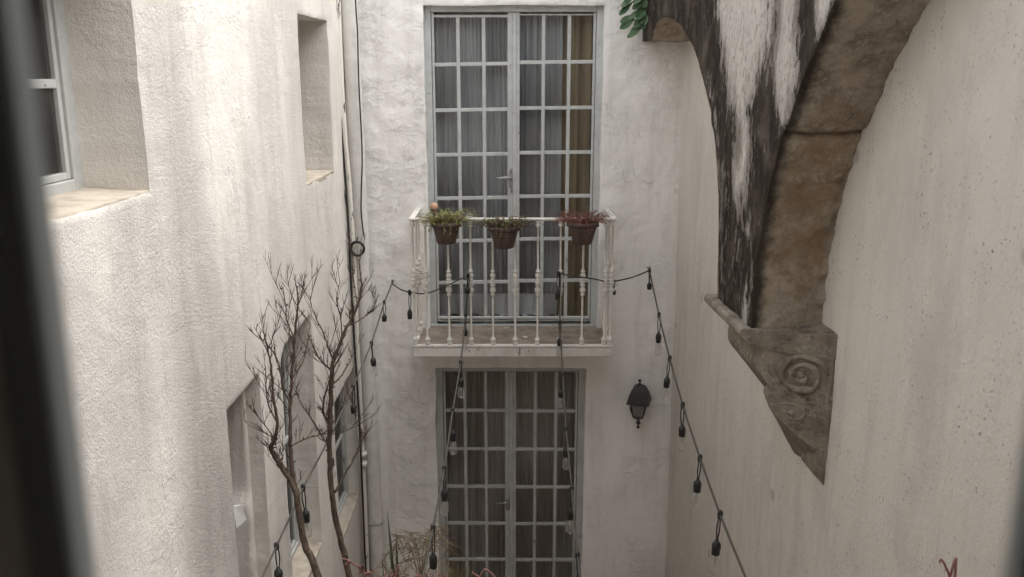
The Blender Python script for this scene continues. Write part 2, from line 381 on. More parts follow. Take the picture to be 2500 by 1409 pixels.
# ---------------------------------------------------------------- plastered walls with openings
def lines(a, b, fixed, step):
    pts = sorted(set([a, b] + [x for x in fixed if a < x < b])); out = [a]
    for p, q in zip(pts[:-1], pts[1:]):
        n = max(1, int(round((q - p) / step))); out += [p + (q - p) * (i + 1) / n for i in range(n)]
    return np.array(out)
def plaster_wall(name, us, vs, openings, tow, amp, mat, parent, seed=0, warp=.006, round_corner=None, roughfn=None, zfade=None):
    """tow(u, v, d) -> world; d is measured into the wall. openings: (u0,u1,v0,v1,depth)"""
    U, Vv = np.meshgrid(us, vs, indexing='ij'); nu, nv = U.shape
    u = U.ravel().copy(); v = Vv.ravel().copy(); u_o = u.copy(); v_o = v.copy()
    P3 = np.stack([u, v, np.full_like(u, seed * 7.3)], 1)
    inner = (np.minimum(np.abs(u - us[0]), np.abs(us[-1] - u)) > 1e-6)
    u += np.where(inner, warp * fbm(P3, 3.0, 4, 11 + seed) + .25 * warp * vnoise(P3, 45, 17 + seed), 0)
    v += warp * fbm(P3, 3.0, 4, 31 + seed) + .25 * warp * vnoise(P3, 45, 19 + seed)
    if round_corner:
        for cu, cv, r, du, dv in round_corner:
            a = u - (cu + du * r); b = v - (cv + dv * r)
            m = np.maximum(-a * du, -b * dv); q = (-a * du > 0) & (-b * dv > 0)
            nn = np.hypot(a, b) + 1e-9; mm = np.maximum(np.abs(a), np.abs(b))
            s = 1 + (mm / nn - 1) * np.where(mm > r, np.exp(-(mm - r) / .12), 1)
            u = np.where(q, cu + du * r + a * s, u); v = np.where(q, cv + dv * r + b * s, v)
    d = -(amp * (fbm(P3, 1.7, 3, seed) + (.52 if seed == 1 else .40) * fbm(P3, 10, 3, seed + 5)))
    rg = roughfn(u_o, v_o) if roughfn is not None else None
    pass
    hole = np.zeros((nu - 1, nv - 1), bool)
    cu = (us[:-1] + us[1:]) / 2; cv = (vs[:-1] + vs[1:]) / 2
    for (a, b, c, e, dep) in openings: hole |= ((cu > a) & (cu < b))[:, None] & ((cv > c) & (cv < e))[None, :]
    idx = np.arange(nu * nv).reshape(nu, nv)
    Q = np.stack([idx[:-1, :-1], idx[1:, :-1], idx[1:, 1:], idx[:-1, 1:]], -1)[~hole]
    W = [tow(u, v, d)]; Fs = [Q]; base = nu * nv
    eps = 1e-6
    for (a, b, c, e, dep) in openings:
        ia = int(np.argmin(abs(us - a))); ib = int(np.argmin(abs(us - b))); ic = int(np.argmin(abs(vs - c))); ie = int(np.argmin(abs(vs - e)))
        loop = [(i, ic) for i in range(ia, ib)] + [(ib, j) for j in range(ic, ie)] + [(i, ie) for i in range(ib, ia, -1)] + [(ia, j) for j in range(ie, ic, -1)]
        li = np.array([idx[p] for p in loop]); d[li] += .0035
        n = max(2, int(dep / .014)); prev = li; lu = u[li]; lv = v[li]; ld = d[li]
        ou = np.where(np.abs(u_o[li] - a) < eps, -1, np.where(np.abs(u_o[li] - b) < eps, 1, 0)); ov = np.where(np.abs(v_o[li] - c) < eps, -1, np.where(np.abs(v_o[li] - e) < eps, 1, 0))
        for k in range(1, n + 1):
            tt = k / n; dd = ld * (1 - tt) + dep * tt
            PP = np.stack([lu, lv, dd * 1.0], 1); w = min(1, k / 2) * .0030 * fbm(PP * np.array([1, 1, 1.0]), 5, 2, seed + 3)
            W.append(tow(lu + ou * w, lv + ov * w, dd)); cur = base + np.arange(len(li)); base += len(li)
            Fs.append(np.stack([prev, np.roll(prev, -1), np.roll(cur, -1), cur], -1)); prev = cur
    W[0] = tow(u, v, d)
    me = npmesh(name, np.concatenate(W), np.concatenate(Fs))
    if rg is not None:
        at_ = me.attributes.new('rough', 'FLOAT', 'POINT'); arr = np.full(len(me.vertices), .0, np.float32); arr[:len(rg)] = rg
        at_.data.foreach_set('value', arr)
    o = link(name, me, mat, parent, True); me.set_sharp_from_angle(angle=R(48)); return o

TOP = 1.4
# ---- front of the house at the end of the courtyard
FY = 6.5
FR_TOP = 0.50; FLOOR2 = -1.865
DU = (-.627, .652, FLOOR2 - .03, FR_TOP); DL = (-.598, .575, GROUND - .02, -2.187)
house = thing('house_front', 'white house front closing the courtyard, with balcony and two glazed double doors', 'house front', (0, FY, GROUND))
def tow_f(u, v, d): return np.stack([u, FY + d, v], 1)
us = lines(-1.30, 1.36, [DU[0], DU[1], DL[0], DL[1]], .012)
vs = np.concatenate([lines(GROUND - .05, .75, [DU[2], DU[3], DL[2], DL[3]], .012), lines(.75, TOP + .3, [], .08)[1:]])
plaster_wall('wall', us, vs, [(*DU, .14), (*DL, .14)], tow_f, .0065, M['facade'], house, 1)

def french_door(name, x0, x1, z0, z1, Y, mat, gmat, parent, pane_top, pitch, rows, handle_z, lever, tilt=(0, 0), off=(0, 0), fw=.045, colw=.155, mun=.026, label=None, backy=None):
    """outer frame is the part; leaves, panes and handle are its sub-parts"""
    fr = MB(); yb = Y + .05
    fr.box((x0 - .03, Y - .012, z0), (x0 + fw, yb, z1 + .03), 0, .003).box((x1 - fw, Y - .012, z0), (x1 + .03, yb, z1 + .03), 0, .003)
    fr.box((x0 + fw + .001, Y - .012, z1 - fw * .9), (x1 - fw - .001, yb, z1 + .03), 0, .003)
    fr.box((x0 - .03, Y - .02, z0 - .02), (x1 + .03, yb, z0 + .012), 0, .003)
    d = fr.build(name, mat, parent)
    if label: d['label'] = label
    xi0, xi1 = x0 + fw + .003, x1 - fw - .003; xc = (xi0 + xi1) / 2 + .006
    for li, (a, b) in enumerate(((xi0, xc - .001), (xc + .001, xi1))):
        sh = tilt[li]; o = off[li]; lf = MB()
        w = b - a; st_out = .018; st_in = .05 if li == 0 else .036
        p0 = a + (st_out if li == 0 else st_in); p1 = b - (st_in if li == 0 else st_out)
        if li == 0: lf.box((a, Y, z0 + .03), (p0, Y + .035, z1 - fw * .9 - .003), 0, .003); lf.box((p1, Y, z0 + .03), (b, Y + .035, z1 - fw * .9 - .003), 0, .003)
        else:
            lf.box((a, Y - .004, z0 + .03), (p0, Y + .035, z1 - fw * .9 - .003), 0, .003); lf.box((p1, Y, z0 + .03), (b, Y + .035, z1 - fw * .9 - .003), 0, .003)
            lf.box((a - .014, Y - .014, z0 + .035), (a + .012, Y - .0045, z1 - fw * .9 - .006), 0, .003)
        cw = (p1 - p0 - 2 * mun) / 3
        S = lambda zz: zz + o
        zt = pane_top; zb = pane_top - pitch * rows
        lf.box((p0, Y + .001, S(zt)), (p1, Y + .034, z1 - fw * .9 - .004 - abs(sh)), 0, 0)
        lf.box((p0, Y + .001, z0 + .031), (p1, Y + .034, S(zb) + mun * .5), 0, .003)
        for c in (1, 2):
            xx = p0 + c * cw + (c - 1) * mun
            lf.box((xx, Y + .004, S(zb)), (xx + mun, Y + .030, S(zt) + .002), 0, .003)
        for r in range(1, rows):
            zz = pane_top - pitch * r + o
            # butt the bars between the uprights, tilted a touch
            for c in range(3):
                xa = p0 + c * (cw + mun); xb = xa + cw
                sm = sh; za = zz - mun / 2 + sm * ((xa + xb) / 2 - (a + b) / 2)
                b0 = len(lf.v); lf.box((xa - .004, Y + .006, za), (xb + .004, Y + .029, za + mun), 0, .002)
                for i in range(b0, len(lf.v)):
                    x, y, z = lf.v[i]; lf.v[i] = (x, y, z + sm * (x - (xa + xb) / 2))
        # weather bar
        lf.box((a + .012, Y - .022, z0 + .055), (b - .012, Y - .0005, z0 + .075), 0, .003); lf.box((a + .012, Y - .012, z0 + .035), (b - .012, Y - .001, z0 + .047), 0, .002)
        leaf = lf.build('door_leaf', mat, d)
        g = MB()
        for c in range(3):
            for r in range(rows):
                xa = p0 + c * (cw + mun) - .002; zz = pane_top - pitch * r + o; yy = Y + .017 + random.uniform(-.0015, .0015)
                sx = random.uniform(-.0012, .0012); sz = random.uniform(-.0012, .0012)
                g.add([(xa, yy + sx, zz - pitch), (xa + cw + .004, yy - sx, zz - pitch + 0), (xa + cw + .004, yy - sx + sz, zz), (xa, yy + sx + sz, zz)], [(0, 1, 2, 3)])
        g.build('panes', gmat, d)
    # handle
    h = MB(); hx = xc - .028
    if lever == 'old':
        h.box((hx - .011, Y - .008, handle_z - .075), (hx + .012, Y - .0005, handle_z + .035), 0, .003)
        h.lathe([(.009, 0), (.011, .006), (.011, .022), (.006, .028)], 10, (hx, Y - .012, handle_z + .045))
        h.tube([(hx, Y - .008, handle_z), (hx, Y - .045, handle_z)], .007)
        h.tube([(hx + .01, Y - .045, handle_z), (hx - .03, Y - .048, handle_z + .004), (hx - .07, Y - .05, handle_z - .001), (hx - .105, Y - .046, handle_z + .002)], [.010, .014, .012, .005], 10)
        h.tube([(hx + .005, Y - .012, handle_z - .03), (hx + .005, Y - .014, handle_z - .11)], .004, 6)
    else:
        h.box((hx - .013, Y - .008, handle_z - .085), (hx + .013, Y - .0005, handle_z + .04), 0, .003)
        h.tube([(hx, Y - .008, handle_z), (hx, Y - .05, handle_z)], .008)
        h.tube([(hx + .006, Y - .05, handle_z + .004), (hx - .03, Y - .052, handle_z - .002), (hx - .085, Y - .05, handle_z - .006)], [.008, .0075, .007], 8)
    h.build('handle', M['chrome'] if lever != 'old' else M['oldhandle'], d, True)
    return d
french_door('balcony_door', DU[0], DU[1], FLOOR2 + .0, DU[3], FY + .075, M['doorpaint'], M['glass'], house, .432, .3245, 7, at(1235, 434, 6.575).z, 'old', (.016, .010), (-.010, .004), .046, label='upper glazed double door with pale grey bars, curtains behind')
french_door('ground_door', DL[0], DL[1], GROUND, DL[3], FY + .07, M['doorpaint_low'], M['glass_low'], house, -2.243, .3285, 6, at(1235, 1221, 6.57).z, 'lever', (-.004, -.004), (.003, -.002), .052, label='lower glazed double door with dull grey bars and dark panes')

# rooms behind the doors
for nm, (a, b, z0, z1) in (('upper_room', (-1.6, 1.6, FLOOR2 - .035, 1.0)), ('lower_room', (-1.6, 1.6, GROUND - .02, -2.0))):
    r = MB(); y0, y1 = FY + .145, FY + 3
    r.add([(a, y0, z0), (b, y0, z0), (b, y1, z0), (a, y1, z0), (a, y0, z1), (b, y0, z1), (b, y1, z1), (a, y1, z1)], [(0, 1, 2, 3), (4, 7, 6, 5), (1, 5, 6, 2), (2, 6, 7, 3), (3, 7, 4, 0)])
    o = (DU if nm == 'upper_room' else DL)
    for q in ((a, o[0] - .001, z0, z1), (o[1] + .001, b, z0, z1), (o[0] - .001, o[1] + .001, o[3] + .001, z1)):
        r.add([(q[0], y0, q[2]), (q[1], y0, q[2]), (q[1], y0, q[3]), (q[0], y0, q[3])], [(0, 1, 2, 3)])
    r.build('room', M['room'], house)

# curtains
def curtain(name, label, x0, x1, z0, z1, Y, mat, pleats, amp, seed, hem=0.0, flare=0.0):
    rnd = random.Random(seed); ph = [rnd.uniform(0, 6) for _ in range(6)]
    n = int((x1 - x0) / .006); m = 40; rows = []
    for j in range(m + 1):
        tz = j / m; z = z1 + (z0 - z1) * tz; row = []
        for i in range(n + 1):
            tx = i / n; x = x0 + (x1 - x0) * tx + flare * tz * (tx - .5)
            xx = tx + .015 * math.sin(3 * tz + ph[1] + 4 * tx)
            y = amp * math.sin(pleats * 6.283 * xx + ph[0] + .6 * math.sin(2.1 * tz + ph[2])) * (.6 + .5 * math.sin(5 * tx + ph[3])) + .35 * amp * math.sin(pleats * 2.37 * 6.283 * xx + ph[4])
            y += hem * max(0, tz - .93) / .07 * .04 * math.sin(23 * tx + ph[5])
            row.append((x, Y + y, z + (hem * .015 * math.sin(19 * tx + ph[2]) if j == m else 0)))
        rows.append(row)
    o = MB().grid(rows).build(name, mat, None, True); return tag(o, label, 'curtain')
zh = at(1150, 722, FY + .17).z
curtain('sheer_curtain', 'grey sheer curtain hanging behind the left leaf of the balcony door', -.60, -.002, zh, .55, FY + .19, M['sheer'], 9, .020, 1)
curtain('sheer_curtain', 'grey sheer curtain hanging behind the right leaf of the balcony door, beside the tan drape', .012, .37, zh, .55, FY + .19, M['sheer'], 6, .022, 2)
curtain('drape', 'tan full length drape behind the right edge of the balcony door', .295, .66, FLOOR2 + .01, .55, FY + .255, M['drape'], 3.2, .028, 3)
curtain('hem_cloth', 'whitish bunched cloth along the foot of the left balcony door leaf', -.59, -.01, at(1150, 772, FY + .15).z, at(1150, 718, FY + .15).z, FY + .165, M['whitecloth'], 5, .010, 4, 1)
curtain('hem_cloth', 'whitish bunched cloth along the foot of the right balcony door leaf', .015, .35, at(1150, 772, FY + .15).z, at(1150, 718, FY + .15).z, FY + .165, M['whitecloth'], 3, .010, 5, 1)
curtain('dark_curtain', 'dark brown curtain behind the lower door', -.62, .60, GROUND + .02, -2.1, FY + .30, M['darkcurtain'], 12, .025, 6)

# ---- balcony (part of the house front) with its railing
BY = 6.02; BX0, BX1 = -.692, .702; RT = at(1250, 535, BY).z; BT = FLOOR2
sl = MB(); sl.box((BX0 - .012, BY - .012, BT - .075), (BX1 + .012, FY + .012, BT - .006), 0, .005)
balc = sl.build('balcony', M['slabedge'], house)
n = 60
top = [[(BX0 + (BX1 - BX0) * i / n, BY + (FY + .07 - BY) * j / 12, BT - .003 + .003 * math.sin(i * .9) * math.sin(j * 1.7)) for i in range(n + 1)] for j in range(13)]
MB().grid(top).build('slab_top', M['slabtop'], balc, True)
rim = MB()
rim.box((BX0 - .012, BY - .016, BT - .004), (BX1 + .012, BY + .014, BT + .016), 0, .004)
rim.box((BX0 - .012, BY + .0145, BT - .004), (BX0 + .014, FY, BT + .016), 0, .004).box((BX1 - .014, BY + .0145, BT - .004), (BX1 + .012, FY, BT + .016), 0, .004)
rim.build('bottom_rail', M['rail'], balc)
tr_ = MB()
tr_.box((BX0 - .02, BY - .020, RT - .008), (BX1 + .02, BY + .020, RT + .008), 0, .003)
tr_.box((BX0 - .02, BY + .0205, RT - .008), (BX0 + .018, FY + .02, RT + .008), 0, .003).box((BX1 - .018, BY + .0205, RT - .008), (BX1 + .02, FY + .02, RT + .008), 0, .003)
tr_.build('top_rail', M['rail'], balc)
H = RT - BT - .024
prof = [(.012, 0), (.018, .006), (.019, .016), (.012, .022), (.017, .028), (.020, .038), (.017, .048), (.0095, .056), (.0073, .07)]
z = .40 * H
mid_ = [(.0085, -.03), (.0085, 0), (.014, .006), (.015, .012), (.010, .018), (.019, .034), (.020, .050), (.012, .070), (.018, .076), (.018, .084), (.012, .088), (.020, .094), (.020, .102), (.012, .106), (.017, .113), (.017, .120), (.012, .126), (.018, .142), (.0175, .155), (.011, .168), (.015, .174), (.015, .182), (.0085, .190), (.0085, .22)]
prof += [(r * (1.10 if r > .013 else .85), z + q) for r, q in mid_] + [(.0073, H - .05), (.012, H - .044), (.017, H - .036), (.018, H - .028), (.012, H - .020), (.017, H - .014), (.017, H - .004), (.012, H)]
bal0 = MB().lathe(prof, 14).build('baluster', M['rail'], balc, True)
spots = [(at(x, 832, BY).x, BY) for x in (1044, 1098, 1151, 1204, 1258, 1312, 1366, 1420, 1474)]
spots += [(BX0 + .002, BY + .004), (BX1 - .004, BY + .004), (BX0 + .002, BY + .24), (BX1 - .004, BY + .24), (BX0 + .002, BY + .42), (BX1 - .004, BY + .42)]
for i, (x, y) in enumerate(spots):
    b = bal0 if i == 0 else bal0.copy()
    if i: col.objects.link(b); b.parent = balc
    b.location = (x, y, BT + .014); b.rotation_euler.z = i * 1.3

# ---- left wall
lw = thing('side_wall', 'rough white stucco wall on the left with recessed windows', 'wall', (-WL, 3, GROUND))
W1 = (1.30, 2.89, -.364, .42, .215); W2 = (5.11, 5.93, -.605, .354, .42); WA = (3.46, 3.935, -3.2, -1.347, .20)
WB = (4.31, 5.01, -2.842, -1.355, .14); WC = (5.55, 6.33, -3.17, -2.12, .09)
def tow_l(u, v, d): return np.stack([-WL - d + .004 * np.sin(v * 2.1 + u), u, v], 1)
OP = [W1, W2, WA, WB, WC]
us = np.concatenate([lines(-.1, 1.30, [], .05), lines(1.30, 6.53, [q for w in OP for q in w[:2]], .0125)[1:]])
vs = np.concatenate([lines(GROUND - .05, -3.3, [], .04), lines(-3.3, .8, [q for w in OP for q in w[2:4]], .0125)[1:], lines(.8, TOP, [1.3], .08)[1:]])
def rough_l(u, v):
    P = np.stack([u, v * .35, np.zeros_like(u)], 1); n = fbm(P, 1.5, 3, 77)
    band = np.exp(-((u - (3.15 - .06 * v)) / .30) ** 2)            # the coarse strip beside the near window
    return np.clip(.16 + .42 * n + .70 * band * np.clip(.8 + .8 * fbm(P, 4, 2, 5), 0, 1), 0, 1).astype(np.float32)
plaster_wall('wall', us, vs, OP, tow_l, .0045, M['left'], lw, 2, .0045, [(WB[0], WB[3], .13, 1, -1)], rough_l)

def side_window(w, rail_zs, fw=.05, sill=True, ucols=1, mat=None):
    y0, y1, z0, z1, dep = w; x = -WL - dep; mat = mat or M['doorpaint']
    f = MB(); a, b = x - .045, x + .003
    f.box((a, y1 - fw, z0 - .02), (b, y1 + .03, z1 + .02), 0, .003).box((a, y0 - .03, z0 - .02), (b, y0 + fw, z1 + .02), 0, .003)
    f.box((a, y0 + fw + .0005, z0 - .02), (b, y1 - fw - .0005, z0 + fw * .8), 0, .003).box((a, y0 + fw + .0005, z1 - fw * .8), (b, y1 - fw - .0005, z1 + .02), 0, .003)
    fr = f.build('window', mat, lw)
    s = MB(); sa, sb = x - .035, x - .008; yi0, yi1, zi0, zi1 = y0 + fw + .002, y1 - fw - .002, z0 + fw * .8 + .002, z1 - fw * .8 - .002; sw = .022
    s.box((sa, yi0, zi0), (sb, yi0 + sw, zi1), 0, .002).box((sa, yi1 - sw, zi0), (sb, yi1, zi1), 0, .002)
    s.box((sa, yi0 + sw, zi0), (sb, yi1 - sw, zi0 + sw), 0, .002).box((sa, yi0 + sw, zi1 - sw), (sb, yi1 - sw, zi1), 0, .002)
    for zz in rail_zs: s.box((sa + .004, yi0 + sw - .002, zz - .014), (sb - .002, yi1 - sw + .002, zz + .014), 0, .002)
    for k in range(1, ucols + 1):
        yy = yi0 + (yi1 - yi0) * k / (ucols + 1); s.box((sa + .002, yy - .013, zi0 + sw - .002), (sb - .001, yy + .013, zi1 - sw + .002), 0, .002)
    s.build('sash', mat, fr)
    MB().add([(x - .022, yi0, zi0), (x - .022, yi1, zi0), (x - .022, yi1, zi1), (x - .022, yi0, zi1)], [(0, 1, 2, 3)]).build('pane', M['sideglass'], fr)
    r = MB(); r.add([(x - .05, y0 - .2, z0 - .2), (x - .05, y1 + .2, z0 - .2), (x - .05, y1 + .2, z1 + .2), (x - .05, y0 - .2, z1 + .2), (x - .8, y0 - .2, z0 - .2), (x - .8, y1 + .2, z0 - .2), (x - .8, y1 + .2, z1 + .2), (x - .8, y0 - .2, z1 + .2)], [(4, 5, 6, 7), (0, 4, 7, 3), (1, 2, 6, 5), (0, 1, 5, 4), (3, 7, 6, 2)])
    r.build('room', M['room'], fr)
    if sill:
        ny = max(4, int((y1 - y0) / .03)); g = [[(x + .003 + (dep - .006) * i / 6, y0 + .002 + (y1 - y0 - .004) * j / ny, z0 + .014 - .009 * i / 6 + .0007 * math.sin(j * .37 + i)) for j in range(ny + 1)] for i in range(7)]
        last = [(p[0], p[1], p[2] - .03) for p in g[-1]]
        g.append([(p[0] + .001, p[1], p[2] - .004) for p in g[-1]]); g.append(last)
        MB().grid(g).build('sill', M['sill'], fr, False)
    return fr
side_window(W1, [at(130, 205, 2.7).z * 1.0], .060, True, 1, M['doorpaint_low'])  # duller grey on this frame stands in for shade inside the reveal
side_window(W2, [-.1], .05)
side_window(WB, [-2.1], .05, True, 0, M['doorpaint_low'])
side_window(WC, [-2.65], .045, True, 1, M['doorpaint_low'])
# narrow opening A: rough inner return and a grey door frame low down
side_window((WA[0], WA[1], WA[2], WA[3], WA[4]), [-2.3], .05, False, 0, M['doorpaint_low'])
g = []
for j in range(70):
    zz = -3.2 + 1.853 * j / 69; row = []
    for i in range(8):
        x = -WL - .075 - .125 * i / 7; bulge = .035 * (1 / (1 + math.exp((zz + 1.98) / .018)))
        row.append((x, WA[1] - .022 - bulge + .004 * math.sin(zz * 31 + i) + .003 * math.sin(zz * 13 + 2.3 * i), zz))
    g.append(row)
MB().grid([[(r[0][0] + .0, WA[1] + .01, r[0][2])] + r for r in g]).build('jamb_render', M['left'], lw, True)

# ---- right wall
rw = thing('plain_wall', 'smooth cream plastered wall on the right with small pits and stains', 'wall', (wallx(3), 3, GROUND))
def tow_r(u, v, d): return np.stack([1.495 - .04 * u + d - .010 * (v + 1.0) * (v < 3) * np.clip((u - 3.5) / 3, 0, 1) * .9, u, v], 1)
us = lines(-.1, 6.53, [], .02); vs = np.concatenate([lines(GROUND - .05, .9, [], .02), lines(.9, 1.75, [], .1)[1:]])
plaster_wall('wall', us, vs, [], tow_r, .0035, M['right'], rw, 3, 0)

# ---- floor
g = [[(-1.6 + 3.4 * i / 10, -.2 + 7 * j / 20, GROUND) for i in range(11)] for j in range(21)]
tag(MB().grid(g).build('courtyard_floor', M['floor']), kind='structure')

# ---- wall with the window we look out of
cw_ = thing('window_wall', 'plastered wall with the open metal window the view looks out of', 'wall', (0, .2, GROUND))
OX0, OX1, OZ0, OZ1 = -.62, .66, -.75, .75
m = MB()
for q in ((-1.25, OX0, GROUND - .05, 2.2), (OX1, 1.55, GROUND - .05, 2.2), (OX0, OX1, GROUND - .05, OZ0), (OX0, OX1, OZ1, 2.2)):
    m.box((q[0], .10, q[2]), (q[1], .26, q[3]))
m.build('wall', M['camwall'], cw_)
XL = ray(245, 1409).x / ray(245, 1409).y; XR = ray(2440, 1409).x / ray(2440, 1409).y
YS = .145
fr = MB(); fr.box((OX0, .12, OZ0), (OX0 + .03, .22, OZ1)).box((OX1 - .03, .12, OZ0), (OX1, .22, OZ1)).box((OX0 + .03, .12, OZ1 - .03), (OX1 - .03, .22, OZ1)).box((OX0 + .03, .12, OZ0), (OX1 - .03, .22, OZ0 + .03))
win = fr.build('sliding_window', M['alu'], cw_)
xl = XL * YS; xr = XR * YS
sm = MB(); sm.box((xl - .0085, YS - .008, OZ0 + .032), (xl - .0002, YS, OZ1 - .032), 0, .001); sm.build('sash_edge', M['alu'], win)
sm = MB(); sm.box((xl - .092, YS - .006, OZ0 + .032), (xl - .0087, YS + .001, OZ1 - .032), 0, .001); sm.build('stile', M['gasket'], win)
sm = MB(); sm.box((xr, YS - .006, OZ0 + .032), (xr + .05, YS, OZ1 - .032), 0, .001); sm.build('stile', M['alu'], win)
for a, b in ((OX0 + .031, xl - .093), (xr + .051, OX1 - .031)):
    MB().add([(a, YS + .01, OZ0 + .03), (b, YS + .01, OZ0 + .03), (b, YS + .01, OZ1 - .03), (a, YS + .01, OZ1 - .03)], [(0, 1, 2, 3)]).build('pane', M['clear'], win)
r = MB(); a, b, y0, y1, z0, z1 = -1.3, 1.5, -2.6, .099, -1.9, 1.2
r.add([(a, y0, z0), (b, y0, z0), (b, y1, z0), (a, y1, z0), (a, y0, z1), (b, y0, z1), (b, y1, z1), (a, y1, z1)], [(0, 3, 2, 1), (4, 5, 6, 7), (0, 1, 5, 4), (1, 2, 6, 5), (3, 0, 4, 7)])
for q in ((a, OX0, z0, z1), (OX1, b, z0, z1), (OX0, OX1, z0, OZ0), (OX0, OX1, OZ1, z1)):
    r.add([(q[0], y1, q[2]), (q[1], y1, q[2]), (q[1], y1, q[3]), (q[0], y1, q[3])], [(0, 1, 2, 3)])
r.build('room', M['camroom'], cw_)

# ---------------------------------------------------------------- stone arcade fragment on its corbel
arc = thing('stone_arch', 'weathered stone arch fragment springing from a scroll corbel on the right wall', 'arch', (wallx(3.9), 3.9, -1.72))
near_px = [(1833, 803), (1838, 720), (1845, 636), (1859, 568), (1875, 470), (1890, 409), (1909, 327), (1927, 295), (1959, 195), (2004, 91), (2040, 0), (2085, -90), (2150, -200), (2225, -300)]
far_px = [(1752, 727), (1752, 640), (1755, 560), (1754, 450), (1746, 350), (1735, 270), (1717, 199), (1707, 155), (1689, 108), (1679, 91), (1670, 74), (1657, 57), (1648, 51), (1635, 44), (1621, 41), (1608, 48), (1599, 64), (1593, 90), (1590.5, 98)]
def curve(pxs, n):
    P = [on_face(*p) for p in pxs]; Q = [(p.y, p.z) for p in P]
    L = [0]
    for a, b in zip(Q[:-1], Q[1:]): L.append(L[-1] + math.hypot(a[0] - b[0], a[1] - b[1]))
    T = np.linspace(0, L[-1], n); yy = np.interp(T, L, [q[0] for q in Q]); zz = np.interp(T, L, [q[1] for q in Q])
    ker = np.ones(5) / 5
    ys = np.convolve(np.pad(yy, 2, mode='edge'), ker, 'valid'); zs = np.convolve(np.pad(zz, 2, mode='edge'), ker, 'valid')
    ys[0], zs[0], ys[-1], zs[-1] = yy[0], zz[0], yy[-1], zz[-1]
    return ys, zs
ZB = -1.062; ATOP = 1.35
ny_, nz_ = curve(near_px, 170); nz_[0] = ZB
fy_, fz_ = curve(far_px, 190); fz_[0] = ZB
YE = FY - .004
# front face as columns of a grid: for each z a run from near edge to far edge, beyond the crown to the facade
zs = np.linspace(ZB, ATOP, 300)
icr = int(np.argmax(fz_)); zcr = fz_[icr]
def near_y(z): return float(np.interp(z, nz_, ny_)) if z < nz_[-1] else float(ny_[-1])
def far_y(z): return float(np.interp(z, fz_[:icr + 1], fy_[:icr + 1]))
V = []; Fq = []; NC = 110
# part 1: below the crown: near edge to far edge; above: near edge to crown Y ; part 2: crown Y to facade
ycr = fy_[icr]
def add_patch(fn_a, fn_b, z_a, z_b, nz, nc):
    b0 = len(V)
    for i in range(nz + 1):
        z = z_a + (z_b - z_a) * i / nz; ya, yb = fn_a(z), fn_b(z)
        for j in range(nc + 1): V.append((0, ya + (yb - ya) * j / nc, z))
    for i in range(nz):
        for j in range(nc): k = b0 + i * (nc + 1) + j; Fq.append((k, k + 1, k + nc + 2, k + nc + 1))
add_patch(near_y, far_y, ZB, zcr, 190, NC)
add_patch(near_y, lambda z: ycr, zcr, ATOP, 70, NC)
add_patch(lambda z: ycr, lambda z: YE, zcr, ATOP, 70, 36)
zlow = fz_[-1]
def far2(z): return float(np.interp(z, fz_[icr:][::-1], fy_[icr:][::-1]))
add_patch(far2, lambda z: YE, zlow, zcr, 20, 20)
V = np.array(V)
nP = np.stack([V[:, 1], V[:, 2], V[:, 1] * 0], 1)
nl = [(float(a), float(b)) for a, b in zip(ny_[::6], nz_[::6])]; flc = [(float(a), float(b)) for a, b in zip(fy_[::6], fz_[::6])]
dn = seg_dist(V[:, 1:3], nl); df = seg_dist(V[:, 1:3], flc)
V[:, 0] = facex(V[:, 1]) - .006 * fbm(nP * np.array([1, .45, 1]), 9, 4, 3) + .004 * np.exp(-dn / .008) + .004 * np.exp(-df / .008)
# stains, as shapes on the face (Y, z)
def shp(pxs): return [tuple(on_face(*p))[1:] for p in pxs]
def inside(P, poly):
    r = np.zeros(len(P), bool); n = len(poly)
    for i in range(n):
        (x1, y1), (x2, y2) = poly[i], poly[(i + 1) % n]
        c = ((y1 > P[:, 1]) != (y2 > P[:, 1])) & (P[:, 0] < (x2 - x1) * (P[:, 1] - y1) / (y2 - y1 + 1e-12) + x1); r ^= c
    return r
st = np.full(len(V), .77)
def lay(pxs, val, soft=.03):
    global st
    poly = shp(pxs); d = seg_dist(V[:, 1:3], poly + [poly[0]]); s = np.where(inside(V[:, 1:3], poly), d, -d)
    k = np.clip(s / soft * .5 + .5, 0, 1); st = st * (1 - k) + val * k
lay([(1745, -400), (1752, 20), (1762, 110), (1775, 200), (1798, 290), (1800, 380), (1785, 440), (1782, 500), (1812, 500), (1825, 420), (1832, 340), (1826, 270), (1850, 180), (1880, 90), (1885, 0), (1960, -400)], .05, .15)
lay([(1903, 0), (1905, 70), (1893, 150), (1895, 240), (1908, 318), (1925, 285), (1948, 200), (1945, 110), (1950, 0), (1960, -200), (1930, -200)], .10, .07)
lay([(1990, 0), (1992, 90), (2010, 60), (2035, 0), (2100, -140), (2050, -140)], .10, .04)
lay([(1750, 300), (1772, 330), (1795, 520), (1822, 640), (1826, 803), (1752, 735)], .60, .04)
lay([(1815, 560), (1835, 620), (1822, 700), (1812, 800), (1826, 803), (1838, 640), (1832, 520)], .32, .04)
lay([(1756, 640), (1757, 480), (1775, 480), (1790, 640), (1800, 760), (1760, 720)], .60, .03)
lay([(1723, 200), (1745, 300), (1756, 420), (1768, 420), (1745, 240), (1732, 160)], .52, .01)
face_me = npmesh('arch_face', V, np.array(Fq)); aa = face_me.attributes.new('stain', 'FLOAT', 'POINT'); aa.data.foreach_set('value', st.astype(np.float32))
link('arch_face', face_me, M['stained'], arc, True)
